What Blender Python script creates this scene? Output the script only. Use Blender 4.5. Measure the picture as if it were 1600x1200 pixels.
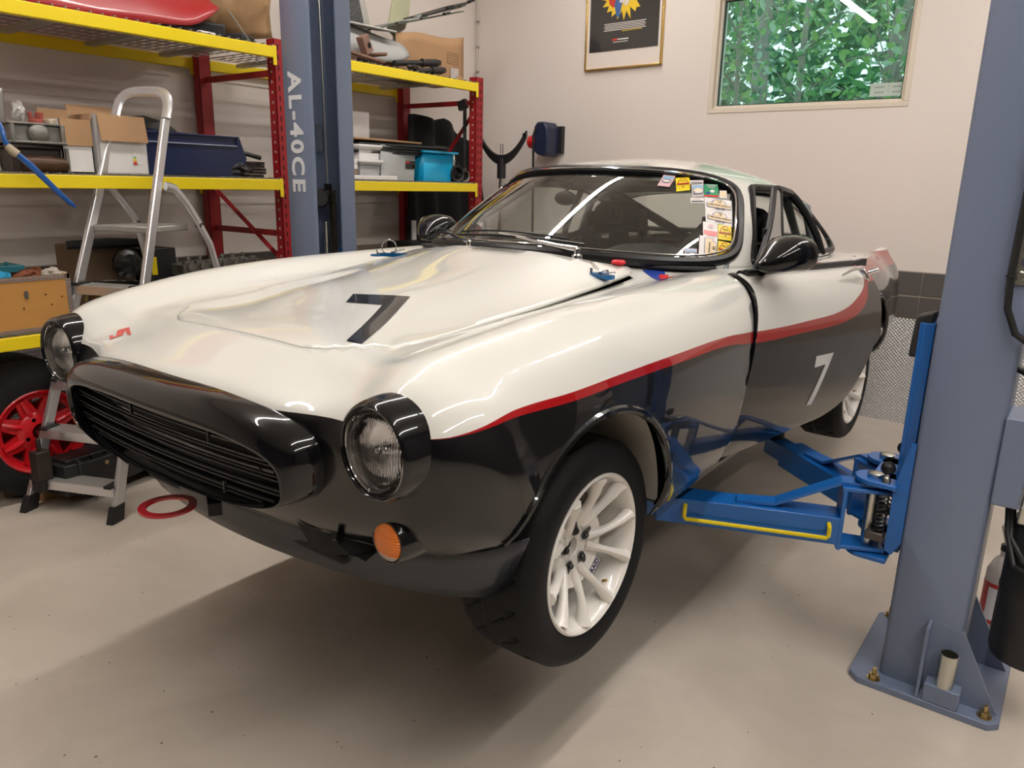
import bpy, math, random
import numpy as np
from mathutils import Vector, Matrix, Euler
from mathutils.bvhtree import BVHTree
random.seed(7)
PI=math.pi
S=bpy.context.scene
COL=S.collection
for o in list(bpy.data.objects): bpy.data.objects.remove(o)
ZF=0.29                                     # height of the car's reference plane over the floor
# ---------------------------------------------------------------- camera
def cam_matrix(loc,yaw,pitch,roll):
    cy,sy=math.cos(yaw),math.sin(yaw)
    f=Vector((-sy*math.cos(pitch),cy*math.cos(pitch),-math.sin(pitch)))
    r=Vector((cy,sy,0)); u=r.cross(f)
    r2=math.cos(roll)*r+math.sin(roll)*u; u2=-math.sin(roll)*r+math.cos(roll)*u
    m=Matrix((( r2.x,u2.x,-f.x,loc[0]),(r2.y,u2.y,-f.y,loc[1]),(r2.z,u2.z,-f.z,loc[2]),(0,0,0,1)))
    return m
cd=bpy.data.cameras.new('camera'); cam=bpy.data.objects.new('camera',cd); COL.objects.link(cam)
cam.matrix_world=cam_matrix((1.5589,-1.4153,1.1242+ZF),.64183,.25728,.02250)
cd.sensor_fit='HORIZONTAL'; cd.sensor_width=36; cd.lens=1189.3*36/1600; cd.clip_start=.03; cd.clip_end=200
S.camera=cam
# ---------------------------------------------------------------- light
S.view_settings.view_transform='Standard'; S.view_settings.look='None'; S.view_settings.gamma=1
S.view_settings.use_curve_mapping=False; S.view_settings.exposure=0.0
W=bpy.data.worlds.new('world'); S.world=W; W.use_nodes=True
wn=W.node_tree.nodes; wl=W.node_tree.links; wn.clear()
sky=wn.new('ShaderNodeTexSky'); sky.sky_type='HOSEK_WILKIE'; sky.turbidity=6; sky.sun_direction=(0.2,-0.55,0.8)
bg=wn.new('ShaderNodeBackground'); bg.inputs[1].default_value=9; wo=wn.new('ShaderNodeOutputWorld')
wx=wn.new('ShaderNodeMix'); wx.data_type='RGBA'; wx.inputs['Factor'].default_value=.75; wx.inputs['B'].default_value=(.22,.235,.235,1); wl.new(sky.outputs[0],wx.inputs['A']); wl.new(wx.outputs['Result'],bg.inputs[0]); wl.new(bg.outputs[0],wo.inputs[0])
TUBES=[(-1.2,.55,5.6),(1.5,.55,5.6),(3.1,-1.0,4.6)]; TUBE=13; LPOW=60  # last tube is an added fill for the near side of the car
def area(name,loc,sx,sy,power,col=(1,.945,.90),rot=(0,0,0)):
    l=bpy.data.lights.new(name,'AREA'); l.shape='RECTANGLE'; l.size=sx; l.size_y=sy; l.energy=power; l.color=col
    o=bpy.data.objects.new(name,l); o.location=loc; o.rotation_euler=rot; COL.objects.link(o); return o
# ---------------------------------------------------------------- materials
def mat(name,col,rough=.5,metal=0,coat=0,bump=0,bscale=60,noise=0,nscale=8,spec=.5,trans=0,alpha=1,emit=None,estr=0,ior=1.5,stretch=None):
    m=bpy.data.materials.new(name); m.use_nodes=True
    nt=m.node_tree; b=nt.nodes['Principled BSDF']
    b.inputs['Base Color'].default_value=(*col,1); b.inputs['Roughness'].default_value=rough
    b.inputs['Metallic'].default_value=metal; b.inputs['Coat Weight'].default_value=coat
    b.inputs['Coat Roughness'].default_value=.03
    b.inputs['Specular IOR Level'].default_value=spec; b.inputs['IOR'].default_value=ior
    if trans: b.inputs['Transmission Weight'].default_value=trans
    if alpha<1: b.inputs['Alpha'].default_value=alpha
    if emit: b.inputs['Emission Color'].default_value=(*emit,1); b.inputs['Emission Strength'].default_value=estr
    tc=None
    if noise or bump:
        tc=nt.nodes.new('ShaderNodeTexCoord'); src=tc.outputs['Object']
        if stretch:
            mp=nt.nodes.new('ShaderNodeMapping'); mp.inputs['Scale'].default_value=stretch
            nt.links.new(src,mp.inputs[0]); src=mp.outputs[0]
    if noise:
        n=nt.nodes.new('ShaderNodeTexNoise'); n.inputs['Scale'].default_value=nscale; n.inputs['Detail'].default_value=6
        nt.links.new(src,n.inputs['Vector'])
        mx=nt.nodes.new('ShaderNodeMix'); mx.data_type='RGBA'
        mx.inputs['A'].default_value=(*[c*(1-noise) for c in col],1); mx.inputs['B'].default_value=(*[min(1,c*(1+noise)) for c in col],1)
        nt.links.new(n.outputs['Fac'],mx.inputs['Factor']); nt.links.new(mx.outputs['Result'],b.inputs['Base Color'])
    if bump:
        n=nt.nodes.new('ShaderNodeTexNoise'); n.inputs['Scale'].default_value=bscale; n.inputs['Detail'].default_value=4
        nt.links.new(src,n.inputs['Vector'])
        bp=nt.nodes.new('ShaderNodeBump'); bp.inputs['Strength'].default_value=bump; bp.inputs['Distance'].default_value=.01
        nt.links.new(n.outputs['Fac'],bp.inputs['Height']); nt.links.new(bp.outputs[0],b.inputs['Normal'])
    return m
def glassmat(m,tint,fr=1.5,mul=1.0):
    nt=m.node_tree; nt.nodes.clear(); N=nt.nodes; L=nt.links; o=N.new('ShaderNodeOutputMaterial'); mx=N.new('ShaderNodeMixShader'); t=N.new('ShaderNodeBsdfTransparent'); gl=N.new('ShaderNodeBsdfGlossy')
    t.inputs[0].default_value=(*tint,1); gl.inputs['Roughness'].default_value=.0
    ge=N.new('ShaderNodeNewGeometry'); d=N.new('ShaderNodeVectorMath'); d.operation='DOT_PRODUCT'; L.new(ge.outputs['Normal'],d.inputs[0]); L.new(ge.outputs['Incoming'],d.inputs[1])
    def M(op,a,b=None):
        n=N.new('ShaderNodeMath'); n.operation=op
        for i,x in enumerate((a,b)):
            if x is None: continue
            if isinstance(x,(int,float)): n.inputs[i].default_value=x
            else: L.new(x,n.inputs[i])
        return n
    a=M('ABSOLUTE',d.outputs['Value']); s=M('SUBTRACT',1.0,a.outputs[0]); pw=M('POWER',s.outputs[0],5.0); r0=2*((fr-1)/(fr+1))**2
    ma=M('MULTIPLY',pw.outputs[0],1-r0); ad=M('ADD',ma.outputs[0],r0); mm=M('MULTIPLY',ad.outputs[0],mul); mm.use_clamp=True
    L.new(mm.outputs[0],mx.inputs[0]); L.new(t.outputs[0],mx.inputs[1]); L.new(gl.outputs[0],mx.inputs[2]); L.new(mx.outputs[0],o.inputs[0])
# ---------------------------------------------------------------- geometry helper
class G:
    def __init__(s): s.v=[]; s.f=[]; s.mi=[]; s.cur=0
    def add(s,v,f,M=None):
        k=len(s.v)
        if M is not None: v=[M@Vector(p) for p in v]
        s.v+= [tuple(p) for p in v]; s.f+=[tuple(i+k for i in q) for q in f]; s.mi+=[s.cur]*len(f); return s
    def box(s,c,d,M=None,r=None):
        x,y,z=[h/2 for h in d]
        v=[(i*x,j*y,k*z) for k in(-1,1) for j in(-1,1) for i in(-1,1)]
        if r is not None: R=Euler(r).to_matrix(); v=[R@Vector(p) for p in v]
        v=[(p[0]+c[0],p[1]+c[1],p[2]+c[2]) for p in v]
        return s.add(v,[(0,2,3,1),(4,5,7,6),(0,1,5,4),(2,6,7,3),(0,4,6,2),(1,3,7,5)],M)
    def hexa(s,p,M=None):   # 8 points: bottom 4 ccw, top 4 ccw
        return s.add(p,[(3,2,1,0),(4,5,6,7),(0,1,5,4),(1,2,6,5),(2,3,7,6),(3,0,4,7)],M)
    def prism(s,pts,a,h,M=None):  # pts 2d in plane, extruded from a to h along z (local)
        n=len(pts); v=[(x,y,a) for x,y in pts]+[(x,y,h) for x,y in pts]
        return s.add(v,[tuple(range(n-1,-1,-1)),tuple(range(n,2*n))]+[(i,(i+1)%n,n+(i+1)%n,n+i) for i in range(n)],M)
    def lathe(s,prof,n=24,M=None,a0=0,a1=2*PI,cap=True):  # prof list of (r,z), around z
        full=abs(a1-a0-2*PI)<1e-6; m=n if full else n+1
        v=[];f=[]
        for r,z in prof:
            for i in range(m):
                a=a0+(a1-a0)*i/n; v.append((r*math.cos(a),r*math.sin(a),z))
        for k in range(len(prof)-1):
            for i in range(n):
                j=(i+1)%m; f.append((k*m+i,k*m+j,(k+1)*m+j,(k+1)*m+i))
        if cap and full:
            if prof[0][0]>1e-5: f.append(tuple(range(m-1,-1,-1)))
            if prof[-1][0]>1e-5: f.append(tuple((len(prof)-1)*m+i for i in range(m)))
        return s.add(v,f,M)
    def cyl(s,p0,p1,r,n=16,r2=None):
        p0=Vector(p0); p1=Vector(p1); d=p1-p0
        q=d.to_track_quat('Z','Y').to_matrix().to_4x4(); q.translation=p0
        return s.lathe([(r,0),(r if r2 is None else r2,d.length)],n,q)
    def tube(s,pts,r,n=8,closed=False,sq=1.0,up=None):
        P=[Vector(p) for p in pts]; m=len(P); v=[]; f=[]
        rr=[float(q) for q in (r if hasattr(r,"__len__") else [r]*m)]
        N=None
        for i in range(m):
            a=P[i-1] if (i>0 or closed) else P[i]; b=P[(i+1)%m] if (i<m-1 or closed) else P[i]
            t=(b-a).normalized() if (b-a).length>1e-9 else Vector((0,0,1))
            if N is None:
                N=Vector(up) if up else (Vector((0,0,1)) if abs(t.z)<.9 else Vector((1,0,0)))
            N=(N-t*N.dot(t))
            if N.length<1e-6: N=t.orthogonal()
            N.normalize(); B=t.cross(N)
            for k in range(n):
                an=2*PI*k/n; v.append(P[i]+rr[i]*(math.cos(an)*N+sq*math.sin(an)*B))
        for i in range(m if closed else m-1):
            for k in range(n):
                a=i*n+k;b=i*n+(k+1)%n;c=((i+1)%m)*n+(k+1)%n;d=((i+1)%m)*n+k; f.append((a,b,c,d))
        if not closed:
            f.append(tuple(range(n-1,-1,-1))); f.append(tuple((m-1)*n+k for k in range(n)))
        return s.add(v,f)
    def sphere(s,c,r,n=16,sc=(1,1,1)):
        prof=[(r*math.sin(PI*i/(n//2)),-r*math.cos(PI*i/(n//2))) for i in range(n//2+1)]
        return s.lathe([(max(a,1e-5),b) for a,b in prof],n,Matrix.Translation(c)@Matrix.Diagonal((*sc,1)),cap=False)
    def grid(s,fn,nu,nv,closed=False):
        v=[fn(i/nu,j/nv) for j in range(nv+1) for i in range(nu+1)]
        f=[(j*(nu+1)+i,j*(nu+1)+i+1,(j+1)*(nu+1)+i+1,(j+1)*(nu+1)+i) for j in range(nv) for i in range(nu)]
        return s.add(v,f)
    def m(s,i): s.cur=i; return s
    def build(s,name,mats,parent=None,smooth=False,bevel=0,M=None,solid=0,seg=2,ang=35):
        me=bpy.data.meshes.new(name); me.from_pydata([tuple(p) for p in s.v],[],s.f)
        if not isinstance(mats,(list,tuple)): mats=[mats]
        for m_ in mats: me.materials.append(m_)
        if max(s.mi,default=0)>0: me.polygons.foreach_set('material_index',s.mi)
        me.update()
        if smooth or bevel:
            me.polygons.foreach_set('use_smooth',[True]*len(me.polygons))
            try: me.set_sharp_from_angle(angle=math.radians(ang))
            except Exception: pass
        o=bpy.data.objects.new(name,me); COL.objects.link(o)
        if parent is not None: o.parent=parent
        if M is not None: o.matrix_local=M
        if solid:
            md=o.modifiers.new('solid','SOLIDIFY'); md.thickness=abs(solid); md.offset=-1 if solid>0 else 1
        if bevel:
            md=o.modifiers.new('bevel','BEVEL'); md.width=bevel; md.segments=seg; md.limit_method='ANGLE'; md.angle_limit=math.radians(30)
        return o
def thing(name,label,cat,loc=(0,0,0),rz=0,group=None):
    o=bpy.data.objects.new(name,None); COL.objects.link(o); o.location=loc; o.rotation_euler=(0,0,rz); o.empty_display_size=.1
    return tag(o,label,cat,group)
def tag(o,label,cat,group=None):
    o['label']=label; o['category']=cat
    if group: o['group']=group
    return o
def struct(o): o['kind']='structure'; return o
def dup(root,loc=None,rz=None,label=None):
    r=root.copy(); COL.objects.link(r)
    if loc is not None: r.location=loc
    if rz is not None: r.rotation_euler=(0,0,rz)
    if label: r['label']=label
    for ch in list(root.children):
        c=ch.copy(); COL.objects.link(c); c.parent=r
        for g in list(ch.children):
            d=g.copy(); COL.objects.link(d); d.parent=c
    return r
def text(s,size,M,name,m,parent,bold=0,ext=.0005,align='CENTER',sp=1.0):
    cu=bpy.data.curves.new(name,'FONT'); cu.body=s; cu.size=size; cu.extrude=ext; cu.offset=bold; cu.align_x=align; cu.align_y='CENTER'
    cu.resolution_u=3; cu.space_character=sp
    t=bpy.data.objects.new(name,cu); COL.objects.link(t)
    bpy.context.view_layer.update()
    me=bpy.data.meshes.new_from_object(t.evaluated_get(bpy.context.evaluated_depsgraph_get()))
    bpy.data.objects.remove(t)
    me.materials.clear(); me.materials.append(m)
    o=bpy.data.objects.new(name,me); COL.objects.link(o); o.parent=parent; o.matrix_local=M
    return o
def frame(o,x,y,z=None):  # matrix from origin, x dir, y dir
    x=Vector(x).normalized(); y=Vector(y); z=x.cross(y).normalized(); y=z.cross(x)
    return Matrix(((x.x,y.x,z.x,o[0]),(x.y,y.y,z.y,o[1]),(x.z,y.z,z.z,o[2]),(0,0,0,1)))

def sgn_(a,p): return math.copysign(abs(a)**p,a)
M_dred0=mat('signal_red',(.60,.015,.02),.35); M_cream0=mat('cream_card',(.55,.48,.36),.6); M_alu0=mat('dull_aluminium',(.52,.51,.48),.45,metal=.7); M_tyre0=mat('old_tyre',(.018,.018,.019),.6,bump=.1,spec=.2)
M_rub=mat('black_rubber',(.008,.008,.009),.38,spec=.35); M_steel=mat('brushed_steel',(.55,.54,.52),.32,metal=1,bump=.05,bscale=150); M_nut=mat('dark_nut',(.06,.06,.06),.35,metal=.8)
# ================================================================= ROOM
XL,XR,YB,YF,HC=-2.77,4.6,3.77,-6.5,3.6
M_wall=mat('painted_wall',(.79,.725,.675),.75,noise=.03,nscale=1.2,bump=.03,bscale=60)
def floor_mat():
    m=mat('concrete_floor',(.60,.535,.455),.38); nt=m.node_tree; b=nt.nodes['Principled BSDF']; N=nt.nodes; L=nt.links
    tc=N.new('ShaderNodeTexCoord')
    n1=N.new('ShaderNodeTexNoise'); n1.inputs['Scale'].default_value=1.6; n1.inputs['Detail'].default_value=8; n1.inputs['Roughness'].default_value=.62; n1.inputs['Distortion'].default_value=.6
    L.new(tc.outputs['Object'],n1.inputs['Vector'])
    r=N.new('ShaderNodeValToRGB'); r.color_ramp.elements[0].position=.30; r.color_ramp.elements[0].color=(.49,.43,.36,1); r.color_ramp.elements[1].position=.62; r.color_ramp.elements[1].color=(.62,.55,.47,1); L.new(n1.outputs['Fac'],r.inputs[0])
    n2=N.new('ShaderNodeTexVoronoi'); n2.inputs['Scale'].default_value=14; L.new(tc.outputs['Object'],n2.inputs['Vector'])
    n3=N.new('ShaderNodeTexNoise'); n3.inputs['Scale'].default_value=3; L.new(tc.outputs['Object'],n3.inputs['Vector'])
    ad=N.new('ShaderNodeMath'); ad.operation='MULTIPLY_ADD'; L.new(n3.outputs['Fac'],ad.inputs[0]); ad.inputs[1].default_value=-.075; ad.inputs[2].default_value=.080
    lt=N.new('ShaderNodeMath'); lt.operation='LESS_THAN'; L.new(n2.outputs['Distance'],lt.inputs[0]); L.new(ad.outputs[0],lt.inputs[1])
    mx=N.new('ShaderNodeMix'); mx.data_type='RGBA'; L.new(lt.outputs[0],mx.inputs['Factor']); L.new(r.outputs[0],mx.inputs['A']); mx.inputs['B'].default_value=(.16,.13,.11,1)
    L.new(mx.outputs['Result'],b.inputs['Base Color'])
    r2=N.new('ShaderNodeMapRange'); r2.inputs['To Min'].default_value=.30; r2.inputs['To Max'].default_value=.5; L.new(n1.outputs['Fac'],r2.inputs['Value']); L.new(r2.outputs[0],b.inputs['Roughness'])
    return m
M_floor=floor_mat()
struct(G().box((.9,-1.3,-.05),(7.8,10.6,.1)).build('floor',M_floor))
WX0,WX1,WZ0,WZ1=-.705,.545,1.905,2.66
g=G(); t=.22
def wl_(x0,x1,z0,z1): g.box(((x0+x1)/2,YB+t/2,(z0+z1)/2),(x1-x0,t,z1-z0))
wl_(XL-.1,WX0,0,HC); wl_(WX1,XR+.1,0,HC); wl_(WX0,WX1,0,WZ0); wl_(WX0,WX1,WZ1,HC)
wall_back=struct(g.build('wall_back',M_wall))
wall_left=struct(G().box((XL-.06,-1.3,HC/2),(.12,10.6,HC)).build('wall_left',M_wall))
struct(G().box((XR+.06,-1.3,HC/2),(.12,10.6,HC)).build('wall_right',mat('dark_side_wall',(.10,.095,.09),.7)))  # unseen wall, darkened so the black door mirrors something dark
struct(G().box((.9,YF-.06,HC/2),(7.8,.12,HC)).build('wall_front',mat('dark_front_wall',(.10,.095,.09),.6)))  # unseen wall, made dark to darken reflections in the nose
struct(G().box((.9,-1.3,HC+.05),(7.8,10.6,.1)).build('ceiling',mat('ceiling_paint',(.82,.80,.76),.8)))
# grey wall tiles, two courses, over a studded steel sheet
M_tile=mat('grey_wall_tile',(.115,.105,.10),.35,noise=.12,nscale=6); M_grout=mat('tile_grout',(.42,.36,.30),.8)
M_stud=mat('studded_steel',(.66,.66,.67),.38,metal=.55)
nt=M_stud.node_tree; b_=nt.nodes['Principled BSDF']; tc=nt.nodes.new('ShaderNodeTexCoord'); mp=nt.nodes.new('ShaderNodeMapping'); nt.links.new(tc.outputs['Object'],mp.inputs[0])
vo=nt.nodes.new('ShaderNodeTexVoronoi'); vo.inputs['Scale'].default_value=66; vo.inputs['Randomness'].default_value=0; nt.links.new(mp.outputs[0],vo.inputs['Vector']); mp.inputs['Rotation'].default_value=(0,.785,0)
bp=nt.nodes.new('ShaderNodeBump'); bp.inputs['Strength'].default_value=.9; bp.inputs['Distance'].default_value=.012; bp.invert=True; nt.links.new(vo.outputs['Distance'],bp.inputs['Height']); nt.links.new(bp.outputs[0],b_.inputs['Normal'])
struct(G().box(((XL+XR)/2,YB-.004,.809),(XR-XL,.006,.287)).build('trim_1',M_grout))
struct(G().box((XL+.004,-.2,.809),(.006,7.9,.287)).build('trim_2',M_grout))
tme=None
def tile(M,par,sz):
    global tme
    if tme is None or tme[1]!=sz:
        o=G().box((0,0,0),sz).build('tile',M_tile,par,bevel=.002,seg=1); tme=(o.data,sz); o.matrix_local=M; return
    o=bpy.data.objects.new('tile',tme[0]); COL.objects.link(o); o.parent=par; o.matrix_local=M
    md=o.modifiers.new('bevel','BEVEL'); md.width=.002; md.segments=1
for z0,h in ((.668,.134),(.807,.143)):
    for k in range(14):
        x=-2.62+.30*k+ .0
        if x+.13>1.7: continue
        tile(Matrix.Translation((.767-.15-.30*(k-3),YB-.008,z0+h/2)),wall_back,(.296,.008,h-.004))
tme=None
for z0,h in ((.668,.134),(.807,.143)):
    for k in range(15):
        tile(Matrix.Translation((XL+.008,-.5+.192*k*1.0+.02,z0+h/2)),wall_left,(.008,.188,h-.004))
struct(G().box(((XL+XR)/2,YB-.004,.332),(XR-XL,.008,.664)).build('trim_3',M_stud))
struct(G().box((XL+.004,-.2,.332),(.008,7.9,.664)).build('trim_4',M_stud))
# corner conduit with clips
g=G(); g.cyl((XL+.03,YB-.012,.96),(XL+.03,YB-.012,HC),.006,8)
cr=g.build('corner_cable',mat('white_cable',(.62,.58,.52),.5)); tag(cr,'thin white cable clipped up the corner of the room','cable')
for k in range(9): G().box((XL+.034,YB-.012,1.35+.19*k),(.022,.024,.014)).build('cable_clip',mat('clip',(.35,.33,.3),.5) if k==0 else bpy.data.materials['clip'],cr)
# window
M_frame=mat('window_frame_paint',(.74,.66,.55),.55); M_frd=mat('dark_window_gasket',(.02,.05,.045),.6)
M_pane=bpy.data.materials.new('window_glass'); M_pane.use_nodes=True; glassq=(.80,.97,.93)
glassmat(M_pane,(.80,.93,.90))
g=G(); x0,x1,z0,z1=WX0,WX1,WZ0,WZ1
def ring(x0,x1,z0,z1,w,y0,y1,wb=None):
    wb=wb or w
    g.box(((x0+x1)/2,(y0+y1)/2,z0+wb/2),(x1-x0,y1-y0,wb)); g.box(((x0+x1)/2,(y0+y1)/2,z1-w/2),(x1-x0,y1-y0,w))
    g.box((x0+w/2,(y0+y1)/2,(z0+z1)/2),(w,y1-y0,z1-z0-2*w)); g.box((x1-w/2,(y0+y1)/2,(z0+z1)/2),(w,y1-y0,z1-z0-2*w))
ring(x0,x1,z0,z1,.030,YB-.004,YB+.10)
win=struct(g.build('window_1',M_frame,bevel=.003)); g=G(); ring(x0+.03,x1-.03,z0+.03,z1-.03,.018,YB+.02,YB+.09); g.build('sash',M_frame,win,bevel=.003)
g=G(); ring(x0+.048,x1-.048,z0+.048,z1-.048,.008,YB+.045,YB+.06); g.build('gasket',M_frd,win)
G().box(((x0+x1)/2,YB+.052,(z0+z1)/2),(x1-x0-.10,.006,z1-z0-.10)).build('pane',M_pane,win)
sk=G().box((.40,YB+.046,WZ0+.105),(.175,.001,.075)).build('pane_sticker',mat('sticker_grey_green',(.48,.58,.52),.5),win)
for k in range(4): G().box((.375+.10*(k%2)-.01,YB+.0445,WZ0+.09+.03*(k//2)),(.055,.001,.010)).build('sticker_text',mat('sticker_text',(.32,.40,.37),.6) if k==0 else bpy.data.materials['sticker_text'],win)
text('1',.018,frame((.415,YB+.044,WZ0+.125),(1,0,0),(0,0,1)),'sticker_mark',M_frd,win); text('?',.018,frame((.415,YB+.044,WZ0+.095),(1,0,0),(0,0,1)),'sticker_mark',M_frd,win)
# woodland outside the window
rnd=random.Random(3)
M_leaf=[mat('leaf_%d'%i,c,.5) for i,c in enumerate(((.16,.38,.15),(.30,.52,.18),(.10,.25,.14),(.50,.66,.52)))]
for m_ in M_leaf:
    b=m_.node_tree.nodes['Principled BSDF']; nt=m_.node_tree; tr=nt.nodes.new('ShaderNodeBsdfTranslucent'); tr.inputs[0].default_value=(*[min(1,c*1.5) for c in b.inputs['Base Color'].default_value[:3]],1); mx=nt.nodes.new('ShaderNodeMixShader'); mx.inputs[0].default_value=.4; o_=[n for n in nt.nodes if n.bl_idname=='ShaderNodeOutputMaterial'][0]
    nt.links.new(b.outputs[0],mx.inputs[1]); nt.links.new(tr.outputs[0],mx.inputs[2]); nt.links.new(mx.outputs[0],o_.inputs[0])
g=G()
for k in range(17000):
    y=4.5+rnd.random()**1.5*6; x=-3.6-.25*(y-4)+rnd.random()*(5+.35*(y-4)); z=1.2+rnd.random()*4.0
    s=(.018+.034*rnd.random())*(1.3 if y>6 else 1); R=Euler((rnd.uniform(-1.2,1.2),rnd.uniform(-.9,.9),rnd.uniform(0,6.3))).to_matrix()
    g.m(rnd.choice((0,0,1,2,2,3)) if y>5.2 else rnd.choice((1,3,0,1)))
    g.add([R@Vector(p)*s+Vector((x,y,z)) for p in ((0,-1,0),(.5,-.3,.08),(.42,.45,.08),(0,1.05,0),(-.42,.45,.08),(-.5,-.3,.08))],[(0,1,2,3),(0,3,4,5)])
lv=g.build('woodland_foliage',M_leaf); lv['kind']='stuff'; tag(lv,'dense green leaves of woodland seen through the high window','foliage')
M_bark=mat('bark',(.34,.32,.28),.9,bump=.5,bscale=20,noise=.4,nscale=6)
for k,(x,y,r) in enumerate(((-1.6,7.2,.09),(-.9,6.4,.035),(-.45,8.0,.12),(.0,6.0,.025),(.25,6.9,.05),(-2.2,8.6,.10),(-1.25,5.6,.022),(.5,8.2,.08))):
    g=G(); g.tube([(x+.05*math.sin(i+k),y+.04*math.cos(i*1.3),-.2+.8*i) for i in range(9)],[r*(1-.05*i) for i in range(9)],9)
    tr=g.build('tree_trunk',M_bark,smooth=True); tag(tr,('thick trunk left of centre','thin trunk just left of centre','thickest trunk at centre','very thin trunk at centre','trunk right of centre','wide far trunk at the left edge','thinnest trunk at the left','far trunk at the right')[k]+' among the leaves outside the window','tree trunk','tree trunks outside the window')
    g=G()
    for j in range(4):
        z=1.9+.4*j; dx=rnd.uniform(-.9,.9); g.tube([(x,y,z),(x+dx*.5,y-.2,z+.25),(x+dx,y-.5,z+rnd.uniform(.1,.6))],[.012,.008,.003],5); g.tube([(x+dx*.3,y-.6,z-.3),(x-dx*.2,y-.7,z+.3),(x-dx*.6,y-.8,z+.5)],[.007,.005,.002],5)
    g.build('branch',M_bark,tr,smooth=True)
struct(G().box((0,9,-.35),(30,10,.1)).build('ground_1',mat('forest_ground',(.05,.06,.03),.9)))
# backing trees
g=G()
for k in range(9000):
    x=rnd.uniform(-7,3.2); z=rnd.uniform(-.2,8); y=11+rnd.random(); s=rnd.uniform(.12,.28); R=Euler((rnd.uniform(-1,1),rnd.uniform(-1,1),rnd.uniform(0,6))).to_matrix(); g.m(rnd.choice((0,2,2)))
    g.add([R@Vector(p)*s+Vector((x,y,z)) for p in ((-.5,-.5,0),(.5,-.5,0),(.4,.6,0),(-.4,.6,0))],[(0,1,2,3)])
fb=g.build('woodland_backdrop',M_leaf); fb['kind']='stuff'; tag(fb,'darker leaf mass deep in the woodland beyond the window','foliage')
# ceiling tube fixtures (outside the frame; two mirrored in glass, third added to brighten near side)
M_tube=mat('lamp_tube',(1,1,1),.5,emit=(1,.93,.85),estr=TUBE); M_fix=mat('lamp_housing',(.75,.74,.72),.5)
for k,(x,y,L) in enumerate(TUBES):
    f=thing('ceiling_lamp','white ceiling batten lamp '+('over the far side of the car','over the near side of the car','added unseen to brighten the near side')[k],'lamp',(x,y,HC),0,'ceiling batten lamps'); 
    G().box((0,0,-.03),(.09,L+.1,.06)).build('housing',M_fix,f,bevel=.005)
    G().box((0,0,-.066),(.085,L,.012)).build('diffuser',M_tube,f)
    o=area('ceiling_lamp_light',(x,y,HC-.078),.07,L,LPOW)
# poster
M_gold=mat('gold_frame',(.72,.50,.16),.25,metal=1); M_mat=mat('poster_mount',(.78,.70,.64),.6); M_pb=mat('poster_black',(.045,.042,.040),.12,coat=.3)
PX0,PX1,PZ0,PZ1=-1.695,-1.068,2.238,3.0
po=thing('framed_poster','gold framed black poster with yellow and red burst on back wall','poster',((PX0+PX1)/2,YB-.012,PZ0)); po.rotation_euler=(0,math.radians(-.7),0)
w=PX1-PX0; h=PZ1-PZ0
g=G()
for c,d in (((0,0,.006),(w,.024,.012)),((0,0,h-.006),(w,.024,.012)),((-w/2+.006,0,h/2),(.012,.024,h)),((w/2-.006,0,h/2),(.012,.024,h))): g.box(c,d)
g.build('frame',M_gold,po,bevel=.003)
G().box((0,.003,h/2),(w-.02,.006,h-.02)).build('mount',M_mat,po)
G().box((0,-.001,.10+h/2-.05),(w-.07,.003,h-.15)).build('print',M_pb,po)
M_py=mat('poster_yellow',(.82,.55,.03),.5); M_pr=mat('poster_red',(.55,.05,.03),.5); M_pbl=mat('poster_blue',(.06,.14,.35),.5); M_pw=mat('poster_white',(.72,.68,.64),.5)
def pp(pts,m,n,y): G().add([(x,y,z) for x,z in pts],[tuple(range(len(pts)))]).build(n,m,po,solid=.0004)
bc=(.0,.50); star=[]
for k in range(44):
    a=2*PI*k/44; r=(.17 if k%2 else .125)+rnd.uniform(-.02,.03); star.append((bc[0]+r*math.cos(a),bc[1]+r*.95*math.sin(a)))
pp(star,M_py,'burst_print',-.0035)
pp([(bc[0]+.11+.05*math.cos(a),.52+.07*math.sin(a)) for a in np.linspace(0,6.0,9)],M_pr,'burst_print',-.0045)
pp([(bc[0]-.08+.05*math.cos(a),.47+.06*math.sin(a)) for a in np.linspace(0,6.0,9)],M_pr,'burst_print',-.0045)
pp([(-.06,.35),(-.035,.34),(-.02,.42),(.01,.47),(-.05,.50),(-.08,.43)],M_pbl,'burst_print',-.0055)
pp([(-.04,.44),(.0,.43),(.02,.50),(-.02,.53)],M_pw,'burst_print',-.006); pp([(.0,.41),(.03,.42),(.06,.50),(.03,.52)],M_pw,'burst_print',-.006)
for k in range(5): G().box((.01,-.004,.305-.011*k),(.34-.02*(k%2),.0005,.005)).build('text_line',M_pw,po)
G().box((.10,-.004,.252),(.10,.0005,.004)).build('text_line',M_py,po); G().box((.02,-.004,.250),(.06,.0005,.004)).build('text_line',M_py,po)
pp([(-.09,.19),(-.05,.19),(-.045,.205),(-.085,.205)],M_pr,'logo_print',-.004); G().box((.0,-.004,.197),(.09,.0005,.009)).build('text_line',M_pw,po); G().box((-.02,-.004,.180),(.12,.0005,.005)).build('text_line',M_pw,po)
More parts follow.
